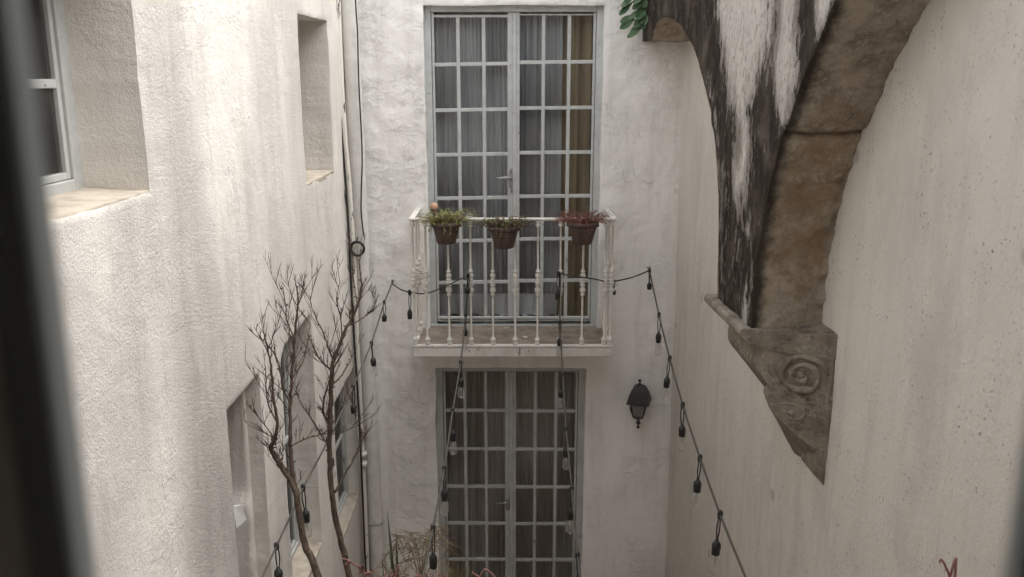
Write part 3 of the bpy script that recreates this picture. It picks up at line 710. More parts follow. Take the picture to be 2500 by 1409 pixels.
# near intrados (facing us): brown stone blocks
NX = 60; V = []; A = {k: [] for k in ('soot', 'ochre', 'lime', 'joint')}
jz = [on_face(2004, 100).z, on_face(1945, 215).z, on_face(1911, 324).z, on_face(1880, 448).z, on_face(1858, 560).z]
och = [((1.24, on_face(1890, 400).z), (.11, .17)), ((1.30, on_face(1880, 330).z), (.08, .08)), ((1.20, on_face(1860, 560).z), (.09, .22)), ((1.28, on_face(1850, 640).z), (.05, .10))]
rows = len(ny_)
for i in range(rows):
    Y, z = ny_[i], nz_[i]; xa = facex(Y); xb = wallx(Y) + .02
    ti = min(rows - 1, i + 1); tj = max(0, i - 1); dy, dz = ny_[ti] - ny_[tj], nz_[ti] - nz_[tj]; L = math.hypot(dy, dz) or 1; nyv, nzv = -dz / L, dy / L
    for j in range(NX + 1):
        u = j / NX; x = xa + (xb - xa) * u; V.append((x, Y, z, nyv, nzv))
        A['soot'].append(max(0, 1 - u / .30) * .9 + .12 * max(0, 1 - abs(z - ZB) / .3)); lz = [on_face(1905, 318).z, on_face(1890, 445).z]; A['lime'].append(min(1, max(0, (u - .88) / .12) * .8 + sum(math.exp(-((z - q) / .018) ** 2) for q in (on_face(1885, 436).z, on_face(1910, 306).z)) * .7))
        A['ochre'].append(min(1, 1.6 * sum(math.exp(-((x - c[0]) / s[0]) ** 2 - ((z - c[1]) / s[1]) ** 2) for c, s in och)))
        w = z + .004 * math.sin(x * 17) + .002 * math.sin(x * 61); A['joint'].append(max(math.exp(-(abs(w - q) / (.007 if k == 2 else .004)) ** 2) * (1, .35, .3, .28, .12, .08)[(0 if k == 2 else (1, 2, 0, 3, 4)[k] )] for k, q in enumerate(jz)))
V = np.array(V); P3 = np.stack([V[:, 0], V[:, 1], V[:, 2]], 1)
dsp = .011 * fbm(P3, 7, 5, 8) - .010 * np.array(A['joint'])
uu = np.tile(np.linspace(0, 1, NX + 1), rows); dsp *= np.clip(uu / .06, 0, 1); dsp -= .004 * np.exp(-uu / .02); dsp += .014 * fbm(P3, 26, 4, 21) * np.clip((uu - .84) / .1, 0, 1)
V[:, 1] += V[:, 3] * dsp * 1.0; V[:, 2] += V[:, 4] * dsp * 0.6
# ragged run against the wall plaster
idx = np.arange(rows * (NX + 1)).reshape(rows, NX + 1); Q = np.stack([idx[:-1, :-1], idx[1:, :-1], idx[1:, 1:], idx[:-1, 1:]], -1).reshape(-1, 4)
me = npmesh('arch_soffit', V[:, :3], Q)
for k, arr in A.items():
    q = me.attributes.new(k, 'FLOAT', 'POINT'); q.data.foreach_set('value', np.array(arr, np.float32))
link('arch_soffit', me, M['brownstone'], arc, True)
# far intrados, its short return against the house front, and the top
g = []
for i in range(len(fy_)):
    Y, z = fy_[i], fz_[i]; g.append([(facex(Y) + (wallx(Y) + .03 - facex(Y)) * j / 16, Y + .006 * math.sin(j * 1.1 + i * .3), z + .004 * math.sin(i * .41 + j * .9)) for j in range(17)])
g.append([(p[0], YE, p[2]) for p in g[-1]])
o = MB().grid(g).build('arch_soffit', M['tanstone'], arc, True)
m = MB(); m.add([(facex(ny_[-1]), ny_[-1], ATOP), (wallx(ny_[-1]), ny_[-1], ATOP), (wallx(YE), YE, ATOP), (facex(YE), YE, ATOP)], [(0, 1, 2, 3)]); m.build('top', M['stained'], arc)
# ragged plaster lip where the wall was patched round the stone
def smooth_random(seed, n, a):
    rr = np.random.RandomState(seed); return np.convolve(rr.uniform(-1, 1, n + 4), np.ones(3) / 3, 'valid')[:n] * a

# corbel
corb = MB()
def prof_extrude(mb, prof, y0, y1, ny=6, endscale=None, jit=0.0, shift=None):
    """closed outline (x, z) swept along the wall"""
    n = len(prof); rws = []
    for k in range(ny + 1):
        tt = k / ny; Y = y0 + (y1 - y0) * tt; dx = (-.04) * (Y - 3.55)
        e = endscale(tt) if endscale else 0
        cx = sum(p[0] for p in prof) / n; cz = sum(p[1] for p in prof) / n
        rws.append([(x + dx + (cx - x) * e, Y, z + (cz - z) * e) for x, z in prof])
    b = len(mb.v); mb.v.extend([p for r in rws for p in r])
    for k in range(ny):
        for i in range(n): mb.f.append((b + k * n + i, b + k * n + (i + 1) % n, b + (k + 1) * n + (i + 1) % n, b + (k + 1) * n + i))
    mb.f.append(tuple(b + i for i in range(n))[::-1]); mb.f.append(tuple(b + ny * n + i for i in range(n)))
WX = wallx(3.55) + .03
def spl(pts, n=8):
    out = []
    for i in range(len(pts) - 1):
        p0 = pts[max(0, i - 1)]; p1 = pts[i]; p2 = pts[i + 1]; p3 = pts[min(len(pts) - 1, i + 2)]
        for k in range(n):
            t_ = k / n; out.append(tuple(.5 * (2 * p1[a] + (p2[a] - p0[a]) * t_ + (2 * p0[a] - 5 * p1[a] + 4 * p2[a] - p3[a]) * t_ ** 2 + (3 * p1[a] - p0[a] - 3 * p2[a] + p3[a]) * t_ ** 3) for a in range(len(p1))))
    out.append(pts[-1]); return out
def yf(x): return 3.685 - .5 * (x - 1.03)          # the side that faces us is splayed
Y1C = 4.27
def loft(profA, profB, ya, yb, ny, mat, nm, parent, rnd=.03, jit=.003, seed=1):
    """solid between an outline near us and one farther along the wall; edges worn round"""
    n = len(profA); rows = []; rr = random.Random(seed)
    cx = sum(p[0] for p in profA) / n; cz = sum(p[1] for p in profA) / n
    for k in range(ny + 1):
        q = k / ny; row = []
        e = 1 - rnd * (max(0, 1 - k / 1.5) ** 2 + max(0, 1 - (ny - k) / 1.5) ** 2)
        for (x0, z0), (x1, z1) in zip(profA, profB):
            x = x0 + (x1 - x0) * q; z = z0 + (z1 - z0) * q
            x = cx + (x - cx) * e; z = cz + (z - cz) * e
            a = ya(x) if callable(ya) else ya; Y = a + (yb - a) * q
            row.append((x - .04 * (Y - 3.55), Y, z))
        rows.append(row)
    # end caps as fans of rings so that they can carry relief
    m = MB(); b = 0
    for r in rows: m.v.extend(r)
    for k in range(ny):
        for i in range(n): m.f.append((k * n + i, k * n + (i + 1) % n, (k + 1) * n + (i + 1) % n, (k + 1) * n + i))
    m.f.append(tuple(range(n))[::-1]); m.f.append(tuple(ny * n + i for i in range(n)))
    P = np.array(m.v); dsp = jit * fbm(P, 14, 3, seed); P[:, 0] -= dsp; P[:, 2] += dsp * .6; m.v = [tuple(p) for p in P]
    o = m.build(nm, mat, parent, False); return o
front = spl([(1.040, -1.115), (1.085, -1.135), (1.100, -1.16), (1.092, -1.20), (1.092, -1.25), (1.110, -1.290), (1.142, -1.322), (1.20, -1.372)], 6)
P1 = [(WX, -1.10)] + front + [(WX, -1.47)]
front2 = spl([(1.040, -1.115), (1.085, -1.145), (1.118, -1.19), (1.118, -1.24), (1.125, -1.295), (1.17, -1.352), (1.25, -1.450), (1.34, -1.565)], 6)
P2 = [(WX, -1.10)] + front2 + [(WX, -1.59)]
cb = loft(P1, P2, yf, Y1C, 14, M['corbel'], 'corbel', arc, .02, .004, 3)
# moulded edge under the pier, worn almost flush on our side
pr = spl([(1.034, ZB + .002), (1.006, ZB - .002), (1.002, ZB - .030), (1.014, ZB - .040), (1.018, ZB - .050), (1.045, ZB - .064)], 4)
Pm = [(1.20, ZB + .002)] + pr + [(1.20, ZB - .064)]
loft(Pm, Pm, lambda x: 3.672 - .5 * (x - 1.03), Y1C + .05, 16, M['corbel'], 'moulding', cb, .0, .004, 5)
m = MB(); m.add([(1.05, 3.672, ZB), (WX, 3.50, ZB), (WX, 4.3, ZB), (1.05, 4.3, ZB)], [(0, 1, 2, 3)]); m.build('bed', M['corbel'], cb)
# upper block on our side, under the pier
Pb = [(WX + .0, -1.03), (1.300, -1.045), (1.20, -1.066), (1.10, -1.070), (1.035, -1.075), (1.05, -1.118), (1.085, -1.14), (1.20, -1.15), (WX, -1.15)]
loft(Pb, Pb, lambda x: yf(x) - .008, 3.80, 6, M['corbel'], 'upper_block', cb, .02, .004, 7)
# lower roll, shorter, twisting in towards the wall
nf = spl([(1.150, -1.318), (1.124, -1.340), (1.118, -1.375), (1.150, -1.43), (1.22, -1.495), (1.30, -1.56), (1.372, -1.62)], 5)
ff = spl([(1.20, -1.36), (1.178, -1.40), (1.192, -1.45), (1.225, -1.52), (1.265, -1.585), (1.31, -1.665), (1.352, -1.735)], 5)
loft([(WX, -1.31)] + nf, [(WX + .01, -1.35)] + ff, lambda x: yf(x) - .004, 3.86, 10, M['corbel'], 'lower_scroll', cb, .04, .004, 9)
# tail clinging to the wall
nt = [(WX, -1.55), (1.315, -1.56), (1.325, -1.62), (1.335, -1.68), (1.352, -1.722), (WX, -1.735)]
ft = [(WX, -1.62), (1.34, -1.64), (1.345, -1.67), (1.35, -1.70), (1.36, -1.735), (WX, -1.745)]
loft(nt, ft, 3.525, 3.80, 8, M['corbel'], 'tail', cb, .0, .010, 11)
def volute(cx, cz, r0, turns, rt, nm, flip=1, a0=0.0, sx=1.0):
    pts = []; rad = []; N = int(60 * turns)
    for i in range(N + 1):
        q = i / N; a = a0 + flip * q * turns * 2 * math.pi; r = r0 * (1 - q) ** .8 + .008
        x = cx + r * math.cos(a) * sx; z = cz + r * math.sin(a)
        y = yf(x) - rt * .05 - .008 * q; pts.append((x + .0, y, z)); rad.append(rt * (1 - .45 * q) * (.85 + .25 * math.sin(i * .31)) * min(1, .25 + i / 14))
    P = np.array(pts); P[:, 2] += .003 * vnoise(P, 22, 3); P[:, 0] += .003 * vnoise(P, 22, 4)
    m = MB().tube([tuple(p) for p in P], rad, 10)
    b = len(m.v); m.lathe([(.002, .016), (.012, .012), (.017, 0), (.018, -.014), (.010, -.02)], 12)
    for i in range(b, len(m.v)):
        x, yy, z = m.v[i]; m.v[i] = (cx + x, yf(cx) - z + .002, cz + yy)
    return m.build(nm, M['corbel'], cb, True)
volute(1.240, -1.238, .084, 2.0, .020, 'volute', 1, .2, 1.05)
def band(pts, r, seed):
    S = spl([(x, yf(x) + r * .45, z) for x, z in pts], 8); rr = random.Random(seed)
    return MB().tube(S, [r * (.75 + .35 * rr.random()) * min(1, .3 + min(i, len(S) - 1 - i) / 6) for i in range(len(S))], 9).build('cheek_band', M['corbel'], cb, True)
band([(1.345, -1.13), (1.352, -1.22), (1.345, -1.32), (1.352, -1.44), (1.355, -1.57)], .014, 1)
band([(1.115, -1.16), (1.112, -1.22), (1.140, -1.29), (1.19, -1.345), (1.26, -1.362), (1.33, -1.345)], .011, 2)
band([(1.11, -1.150), (1.18, -1.142), (1.27, -1.140), (1.34, -1.135)], .009, 3)
# worn leaf eye on the lower roll
volute(1.215, -1.415, .040, 1.0, .009, 'leaf_eye', -1, 2.6, 1.3)

# ---------------------------------------------------------------- pipes and cables in the corner
def lean(px_top, px_bot, Y, zt, zb, n=2, wob=0, seed=0):
    a = at(px_top, 182, Y); b = at(px_bot, 1300, Y); pts = []; rr = random.Random(seed)
    for i in range(n + 1):
        z = zt + (zb - zt) * i / n; q = (z - a.z) / (b.z - a.z); pts.append((a.x + (b.x - a.x) * q + rr.uniform(-wob, wob), Y, z))
    return pts
dp = thing('drainpipe', 'thick white drainpipe running down the corner', 'pipe', (-1.12, 6.42, GROUND))
P_ = lean(861, 917, 6.425, TOP, GROUND, 30, .0012, 3); MB().tube(P_, .058, 24).build('pipe', M['pvc'], dp, True)
m = MB()
zc = at(895, 1278, 6.4).z
m.tube([(P_[20][0] + .062 * math.cos(a) + .004, 6.425 + .062 * math.sin(a), zc + .006 * math.sin(3 * a)) for a in np.linspace(math.pi * 1.02, math.pi * 2.05, 20)], .004, 6)
m.tube([(P_[20][0] + .062, 6.40, zc), (P_[20][0] + .075, 6.37, zc + .012), (P_[20][0] + .092, 6.36, zc + .018)], .0035, 6).build('wire_tie', M['clamp'], dp, True)
cd = thing('conduit', 'thin conduit with peeling white paint beside the drainpipe', 'conduit', (-1.15, 6.3, GROUND))
a = at(826, 30, 6.30); pts = [(a.x, 6.30, TOP), (a.x, 6.30, .4)]
for px, py in ((826, 30), (833, 200), (843, 350), (852, 450), (858, 540), (864, 650), (870, 800), (877, 950), (885, 1110), (893, 1300), (897, 1420)): pts.append(tuple(at(px, py, 6.30)))
pts.append((pts[-1][0], 6.30, GROUND)); pts = pts[:1] + pts[2:]
MB().tube(pts, .019, 12).build('pipe', M['conduit'], cd, True)
for z in (at(888, 1110, 6.3).z, at(888, 1133, 6.3).z):
    q = at(888, 1118, 6.3); MB().lathe([(.0195, -.022), (.026, -.022), (.026, .022), (.0195, .022)], 16, (q.x, 6.30, z)).build('coupling', M['pvc'], cd, True)
def cable(name, label, pxs, Y, r, top=None, bottom=None, mat=None):
    pts = [at(px, py, Y) for px, py in pxs]
    if top: pts = [Vector((pts[0].x, Y, TOP))] + pts
    if bottom: pts = pts + [Vector((pts[-1].x, Y, GROUND))]
    P = spl([tuple(p) for p in pts], 5); return tag(MB().tube(P, r, 6).build(name, mat or M['blackcable'], None, True), label, 'cable')
cable('cable', 'thick black cable running down left of the peeling conduit', [(820, 0), (823, 120), (830, 260), (838, 370), (846, 480), (853, 600), (857, 690), (866, 850), (876, 1000), (884, 1180), (890, 1330), (894, 1409)], 6.255, .0075, True, True)
cable('cable', 'thin grey cable left of the thick black one, joining it lower down', [(829, 240), (829, 330), (832, 400), (838, 450), (845, 500), (848, 540)], 6.25, .0035, False, False, M['cord'])
cable('cable', 'black cable hanging down the front of the drainpipe', [(868, 0), (873, 80), (876, 200), (884, 370), (882, 470), (882, 520), (888, 577)], 6.355, .0055, True)
cl = thing('cable_coil', 'small coil of black cable hung on the drainpipe', 'cable coil', tuple(at(873, 607, 6.33)))
q = at(873, 607, 6.262); m = MB()
for k in range(5):
    rr = .046 + .004 * (k % 3); cx = q.x + random.uniform(-.004, .004); cz = q.z + random.uniform(-.003, .003)
    m.tube([(cx + rr * math.cos(a), 6.268 - .006 * k + .003 * math.sin(2 * a + k), cz + rr * 1.02 * math.sin(a)) for a in np.linspace(0, 2 * math.pi, 30)], .0045, 6, False)
m.build('loops', M['blackcable'], cl, True)
MB().tube([q + Vector((-.006, -.01, .045)), q + Vector((0, -.015, .062)), q + Vector((.004, .0, .085))], .005, 6).build('tie', M['blackcable'], cl, True)
# ---------------------------------------------------------------- string lights
sock_me = None
def lamp_master():
    drop = MB(); drop.tube(spl([(-.004, 0, 0), (-.010, .003, -.05), (-.004, 0, -.105)], 5), .0032, 6); drop.tube(spl([(.004, 0, 0), (.006, -.003, -.055), (.003, 0, -.105)], 5), .0032, 6)
    drop.lathe([(.006, -.018), (.0105, -.014), (.0115, 0), (.0105, .012), (.007, .016)], 10)
    sk = MB().lathe([(.004, .0), (.009, -.002), (.011, -.010), (.0165, -.014), (.0185, -.022), (.0185, -.036), (.0172, -.039), (.0172, -.058), (.0155, -.060), (.004, -.058)], 16, (0, 0, -.100))
    gl = MB().lathe([(.010, -.157), (.013, -.165), (.020, -.185), (.0225, -.203), (.0215, -.218), (.016, -.230), (.008, -.2355), (.001, -.237)], 18)
    fi = MB().tube([(0, 0, -.160), (0, 0, -.190)], .004, 6); fi.tube([(-.006, 0, -.205), (0, 0, -.190), (.006, 0, -.205)], .0012, 5)
    out = []
    for nm, mb, mt in (('drop_wire', drop, M['socket']), ('socket', sk, M['socket']), ('bulb', gl, M['bulbglass']), ('filament', fi, M['white_bulb'])):
        me = bpy.data.meshes.new(nm); me.from_pydata([tuple(map(float, v)) for v in mb.v], [], mb.f); me.update(); me.materials.append(mt)
        import bmesh
        bm = bmesh.new(); bm.from_mesh(me); bmesh.ops.recalc_face_normals(bm, faces=bm.faces); bm.to_mesh(me); bm.free()
        me.polygons.foreach_set('use_smooth', [True] * len(me.polygons)); out.append(me)
    return out
LM = lamp_master(); TL = []
def lamp(root, p, lit, sc=1.0, tilt=(0, 0)):
    o = bpy.data.objects.new('socket', LM[1]); col.objects.link(o); o.parent = root
    o.location = Vector(p) - Vector(root.location); o.rotation_euler = (tilt[0], tilt[1], random.uniform(0, 6)); o.scale = (1, 1, sc)
    w = bpy.data.objects.new('drop_wire', LM[0]); col.objects.link(w); w.parent = o
    if lit:
        b = bpy.data.objects.new('bulb', LM[2]); col.objects.link(b); b.parent = o
        f = bpy.data.objects.new('filament', LM[3]); col.objects.link(f); f.parent = o
def strand(pts_px, d0, d1, y0, y1):
    out = []
    for px, py in pts_px:
        q = (py - y0) / (y1 - y0); d = 1 / (1 / d0 + (1 / d1 - 1 / d0) * q); out.append(atd(px, py, d))
    return out
def sagline(nodes, sag=.006):
    out = []
    for a, b in zip(nodes[:-1], nodes[1:]):
        L = (b - a).length
        for k in range(6):
            q = k / 6; p = a.lerp(b, q); p.z -= sag * L * 4 * q * (1 - q); out.append(p)
    out.append(nodes[-1]); return out
def extend(pts, ymin=.27):
    a = pts[-3]; b = pts[-1]; d = (b - a); k = (ymin - b.y) / d.y; return pts + [b + d * k * .5 + Vector((0, 0, .02)), b + d * k]
def string_light(label, segs, hook, wall_hook):
    root = thing('string_light', label, 'string lights', tuple(hook)); m = MB()
    for pts in segs: m.tube(sagline(pts), .0052, 6)
    m.build('cord', M['cord'], root, True)
    hk = MB(); w = Vector(wall_hook); hk.tube([w + Vector((0, .12, .0)), w + Vector((0, .0, .004)), w + Vector((.002, -.004, .03))], .0045, 6); hk.build('hook', M['iron'], root, True)
    return root
dF = lambda px, py, Y: 1 * Y / ray(px, py).y
# left string
Lh = at(957, 692, 6.40); D0 = dF(957, 692, 6.40)
ln = strand([(957, 692), (938, 738), (907, 838), (862, 945), (801, 1075), (740, 1190), (675, 1333), (640, 1409)], D0, 4.0, 692, 1255)
YR = BY - .035
sp = [Lh, at(978, 707, 6.3), at(1000, 714, 6.22), at(1040, 718, 6.1), at(1085, 700, YR - .02), at(1143, 672, YR)]
bl = at(1143, 672, YR)
d1 = dF(1137, 770, YR)
ml = strand([(1137, 770), (1125, 885), (1105, 1003), (1085, 1144), (1057, 1290), (1040, 1372)], d1, 4.15, 770, 1230)
SL = string_light('festoon light string hooked left of the balcony and tied to its left railing', [extend(ln), sp, [bl, at(1141, 720, YR), ml[0]], extend(ml)], Lh, Lh)
for p, lit, sc in ((ln[1], 0, .88), (ln[2], 1, .95), (ln[3], 1, 1), (ln[4], 1, .9), (ln[5], 1, 1.1), (ln[6], 1, 1.05), (sp[2], 0, 1.25), (bl, 0, .82), (ml[0], 1, .93), (ml[1], 1, 1), (ml[2], 1, 1.1), (ml[3], 1, 1.08), (ml[4], 1, 1.25)):
    lamp(SL, p, lit, sc, (random.uniform(-.06, .06), random.uniform(-.07, .03)))
Rh = at(1586, 660, 6.40)
rn = strand([(1586, 662), (1609, 769), (1635, 875), (1667, 989), (1709, 1118), (1758, 1256), (1820, 1409)], dF(1586, 660, 6.4), 3.5, 660, 1290)
YR2 = BY - .035; br = at(1368, 668, YR2)
sp2 = [br, at(1400, 674, YR2 - .02), at(1450, 681, YR2), at(1478, 687, YR2 + .03), at(1500, 687, 6.12), at(1545, 677, 6.25), Rh]
mr = strand([(1367, 788), (1374, 915), (1382, 1048), (1396, 1193), (1410, 1356), (1417, 1409)], dF(1367, 788, YR2), 4.3, 788, 1270)
SR = string_light('festoon light string hooked right of the balcony and tied to its right railing', [extend(rn), sp2, [br, at(1366, 730, YR2), mr[0]], extend(mr)], Rh, Rh)
for p, lit, sc in ((rn[0], 0, .88), (rn[1], 1, 1.15), (rn[2], 1, 1.1), (rn[3], 1, 1.05), (rn[4], 1, 1.05), (rn[5], 1, 1.12), (br + Vector((-.012, -.01, 0)), 0, 1.15), (sp2[4], 0, .6), (mr[0], 1, 1.05), (mr[1], 1, .95), (mr[2], 1, 1.05), (mr[3], 1, 1.08), (mr[4], 1, 1.1)):
    lamp(SR, p, lit, sc, (random.uniform(-.06, .06), random.uniform(-.03, .06)))

# ---------------------------------------------------------------- wall lantern
lc = at(1560, 985, 6.37); lt = thing('wall_lantern', 'black iron lantern mounted on the wall right of the lower door', 'lantern', tuple(lc)); lt.rotation_euler.z = R(-16)
def sq(prof, n=4, rot=math.pi / 4): return MB().lathe([(r * 1.414, z) for r, z in prof], n, (0, 0, 0), 1, rot)
rf = sq([(.060, .018), (.085, .012), (.085, .020), (.066, .088), (.060, .092), (.054, .112), (.040, .138), (.020, .150), (.006, .153)])
rf.lathe([(.018, .150), (.016, .158), (.006, .164), (.005, .172), (.011, .178), (.013, .186), (.009, .194), (.001, .197)], 12)
roof = rf.build('roof', M['iron'], lt, False, False)
bd = MB()
for sx in (-1, 1):
    for sy in (-1, 1): bd.tube([(sx * .058, sy * .058, .014), (sx * .038, sy * .038, -.098)], .0055, 6)
for s1 in (-1, 1):
    bd.tube([(-.058, s1 * .058, .012), (.058, s1 * .058, .012)], .005, 6); bd.tube([(s1 * .058, -.058, .012), (s1 * .058, .058, .012)], .005, 6)
    bd.tube([(-.038, s1 * .038, -.098), (.038, s1 * .038, -.098)], .005, 6); bd.tube([(s1 * .038, -.038, -.098), (s1 * .038, .038, -.098)], .005, 6)
b2 = sq([(.040, -.096), (.040, -.104), (.026, -.118), (.012, -.124)]); bd.add(b2.v, b2.f)
bd.lathe([(.010, -.120), (.010, -.145), (.017, -.155), (.017, -.165), (.007, -.172), (.006, -.182), (.012, -.190), (.011, -.200), (.003, -.207)], 12)
bd.build('cage', M['iron'], lt, False, False)
g = sq([(.055, .012), (.036, -.096)]); g.f = g.f[:4]; t_ = glass('lantern_smoked_glass', (.45, .43, .40), 1.0, .30); g.build('panes', t_, lt, False, False)
MB().lathe([(.018, -.09), (.018, -.06), (.026, -.03), (.020, -.005), (.008, .005)], 14).build('lamp_holder', M['corbel'], lt, True, False)
ar = MB(); ar.tube(spl([(0, .12, -.10), (-.03, .11, -.055), (-.058, .07, -.035), (-.066, .035, -.06), (-.050, .02, -.095), (-.02, .0, -.120), (0, 0, -.130)], 6), [.008] * 37, 8)
ar.lathe([(.030, 0), (.030, .008), (.018, .014)], 16)
k = len(ar.v) - 48
for i in range(k, len(ar.v)): x, y, z = ar.v[i]; ar.v[i] = (x, .128 - z, y - .09)
ar.build('bracket', M['iron'], lt, True, False)

# ---------------------------------------------------------------- potted plants on the rail
def pot_plant(label, px, py_rim, py_bot, wpx, kind, seed):
    rr = random.Random(seed); Y = BY - .125; c = at(px, py_rim, Y); b = at(px, py_bot + 2, Y); r = wpx / 2 / 2150 / ray(px, py_rim).y * Y; h = c.z - b.z
    root = thing('potted_plant', label, 'potted plant', (c.x, Y, b.z), 'pots hung on the balcony railing')
    p = MB().lathe([(r * .55, 0), (r * .60, .003), (r * .88, h * .80), (r * .88, h * .80 + .002), (r * .97, h * .81), (r * 1.0, h * .86), (r * 1.01, h * .99), (r * .98, h), (r * .90, h), (r * .88, h * .86), (r * .3, h * .86)], 28)
    p.build('pot', M['pot'], root, True, False)
    MB().lathe([(r * .87, h * .87), (r * .5, h * .90), (.001, h * .91)], 18).build('soil', M['soil'], root, True, False)
    hk = MB(); hk.tube(spl([(0, r * .9, h * .9), (0, r * 1.0, h * 1.02), (0, BY - Y, RT - b.z + .012), (0, BY - Y + .022, RT - b.z + .006), (0, BY - Y + .022, RT - b.z - .02)], 5), .0035, 6)
    hk.tube([(r * 1.012 * math.cos(a), r * 1.012 * math.sin(a), h * .82) for a in np.linspace(0, 2 * math.pi, 24)], .003, 5, False); hk.build('hanger', M['blackcable'], root, True, False)
    st = MB(); lf = MB(); lf2 = MB()
    nst = 210
    for i in range(nst):
        a = rr.uniform(0, 6.283); q = rr.random() ** .6 * r * .85; p0 = Vector((q * math.cos(a), q * math.sin(a), h * .9))
        out = .35 + q / r * .9; hgt = rr.uniform(.02, .088) * (1.0 if kind == 'green' else .85); L = rr.uniform(.03, .10)
        if rr.random() < .12: hgt *= .5; L *= 1.5
        d = Vector((math.cos(a + rr.uniform(-.6, .6)) * out * 1.0, math.sin(a) * out * .8, 0))
        p1 = p0 + d * L * .5 + Vector((0, 0, hgt * .8)); p2 = p0 + d * L + Vector((0, 0, hgt)) ; p3 = p2 + d * L * .4 + Vector((0, 0, -rr.uniform(-.01, .03)))
        pp = spl([tuple(p0), tuple(p1), tuple(p2), tuple(p3)], 3); st.tube(pp, [.0013] * len(pp), 4, False)
        nl = rr.randint(4, 7) if kind == 'green' else rr.randint(3, 5)
        for _ in range(nl):
            c_ = Vector(pp[rr.randint(3, len(pp) - 1)]); dd = Vector((rr.uniform(-1, 1), rr.uniform(-1, 1), rr.uniform(-.2, 1)))
            tgt = lf if rr.random() < (.8 if kind == 'green' else .55) else lf2
            tgt.leaf(c_, dd, (0, 0, 1), rr.uniform(.010, .020) * (1.1 if kind == 'green' else .85), rr.uniform(.005, .009), .2, .2, (.3, 1, .2))
    for k in range(6 if kind != 'red' else 2):        # trailing shoots over the rim
        a = rr.uniform(-2.9, -.2); e = Vector((math.cos(a), math.sin(a), 0)); ln_ = rr.uniform(.02, .09) * (1 if k else 1.3)
        pp = spl([tuple(e * r * .8 + Vector((0, 0, h * .95))), tuple(e * r * 1.1 + Vector((0, 0, h * 1.03))), tuple(e * r * 1.18 + Vector((.008, 0, h - ln_ * .6))), tuple(e * r * 1.12 + Vector((-.006, 0, h - ln_)))], 5); st.tube(pp, .0016, 5)
        for _ in range(5): lf.leaf(pp[rr.randint(5, len(pp) - 1)], (rr.uniform(-1, 1), -.5, rr.uniform(-1, .5)), (0, 0, 1), .014, .007, .2, .2, (.3, 1, .2))
    A_, B_, S_ = {'green': ('greenleaf', 'dryleaf', 'dryleaf'), 'dry': ('dryleaf', 'greenleaf', 'twig'), 'red': ('redleaf', 'russet', 'redleaf')}[kind]
    st.build('stems', M[S_], root, True, False)
    f = MB(); lf.build('foliage', M[A_], root, False, False); lf2.build('dry_foliage', M[B_], root, False, False)
    return root
pot_plant('dark brown pot with bright green trailing plant, left one on the balcony rail', 1089, 541, 592, 76, 'green', 1)
pot_plant('dark brown pot with half dry olive plant, between the green and the red ones', 1231, 551, 603, 77, 'dry', 2)
pot_plant('dark brown pot with reddish brown plant, at the right end of the balcony rail', 1423, 541, 593, 78, 'red', 3)
q = at(1060, 507, BY - .03); bt_ = thing('clay_ball', 'small pale clay ball on a dark cup behind the green potted plant', 'ornament', (q.x, q.y, RT))
MB().lathe([(.002, .034), (.016, .030), (.026, .018), (.0285, .004), (.026, -.008), (.018, -.02)], 18, (0, 0, q.z - RT)).build('ball', M['clayball'], bt_, True, False)
MB().lathe([(.008, 0), (.010, q.z - RT - .045), (.024, q.z - RT - .034), (.030, q.z - RT - .008), (.028, q.z - RT - .006)], 18).build('cup', M['pot'], bt_, True, False)
q = at(1146, 526, BY - .06); m = MB(); rr = random.Random(4)
fl = thing('porcelain_flower', 'small white porcelain flower clipped to the rail beside the green potted plant', 'ornament', tuple(q))
for k in range(7):
    a = k * .9 + .3; m.leaf((.004 * math.cos(a), 0, .004 * math.sin(a)), (math.cos(a), -.5, math.sin(a)), (0, -1, 0), .026, .022, .4, -.25, (.4, .9, 1, .8, .3))
m.build('petals', M['porcelain'], fl, True, False)
MB().tube([(0, .0, 0), (.004, .03, -.02), (.002, .06, RT - q.z)], .003, 6).build('clip', M['porcelain'], fl, True, False)
# scraps on the balcony floor
def scrap(label, px, py, s, seed):
    Y = BT / (ray(px, py).z / ray(px, py).y); c = at(px, py, Y); rr = random.Random(seed); m = MB()
    for k in range(5):
        a = rr.uniform(0, 6.28); p = Vector((c.x + rr.uniform(-s, s) * .5, Y + rr.uniform(-s, s) * .3, BT + .004)); m.leaf(p, (math.cos(a), math.sin(a), .35), (0, 0, 1), s * rr.uniform(.6, 1), s * .6, .6, rr.uniform(-.4, .4), (.5, 1, .9, .4))
    tag(m.build('porcelain_shard', M['porcelain'], None, True), label, 'shard')
scrap('white curled shard lying mid balcony floor', 1280, 828, .030, 1)
scrap('small white shard lying at the foot of the balcony door', 1236, 803, .020, 2)

# ---------------------------------------------------------------- succulent beside the arch
q = at(1568, 10, 6.30); sc_ = thing('succulent', 'green succulent with spoon shaped leaves growing beside the top of the arch', 'succulent', (q.x, 6.42, q.z))
m = MB(); rr = random.Random(12)
tips = [(1518, 20), (1512, 38), (1515, 58), (1513, 72), (1532, 92), (1540, 80), (1550, 66), (1562, 60), (1574, 62), (1528, 5), (1545, 25), (1558, 35), (1570, 20), (1535, 48), (1548, 8), (1560, -5), (1530, -15), (1545, -25), (1520, -30), (1565, 45), (1552, 50), (1568, 72), (1525, 64)]
for i, (px, py) in enumerate(tips):
    e = at(px, py, 6.30 - .05 * rr.random()); o = at(min(1574, px + 26 + rr.uniform(0, 12)), py - 24 - rr.uniform(0, 18), 6.30 + .04 * rr.random())
    m.leaf(o, e - o, (rr.uniform(-.4, .4), -1, .5), (e - o).length, .046 * rr.uniform(.85, 1.2), .25, rr.uniform(-.12, .1), (.18, .3, .6, .95, 1.0, .85, .35))
m.build('leaves', M['succ'], sc_, True)
m = MB()
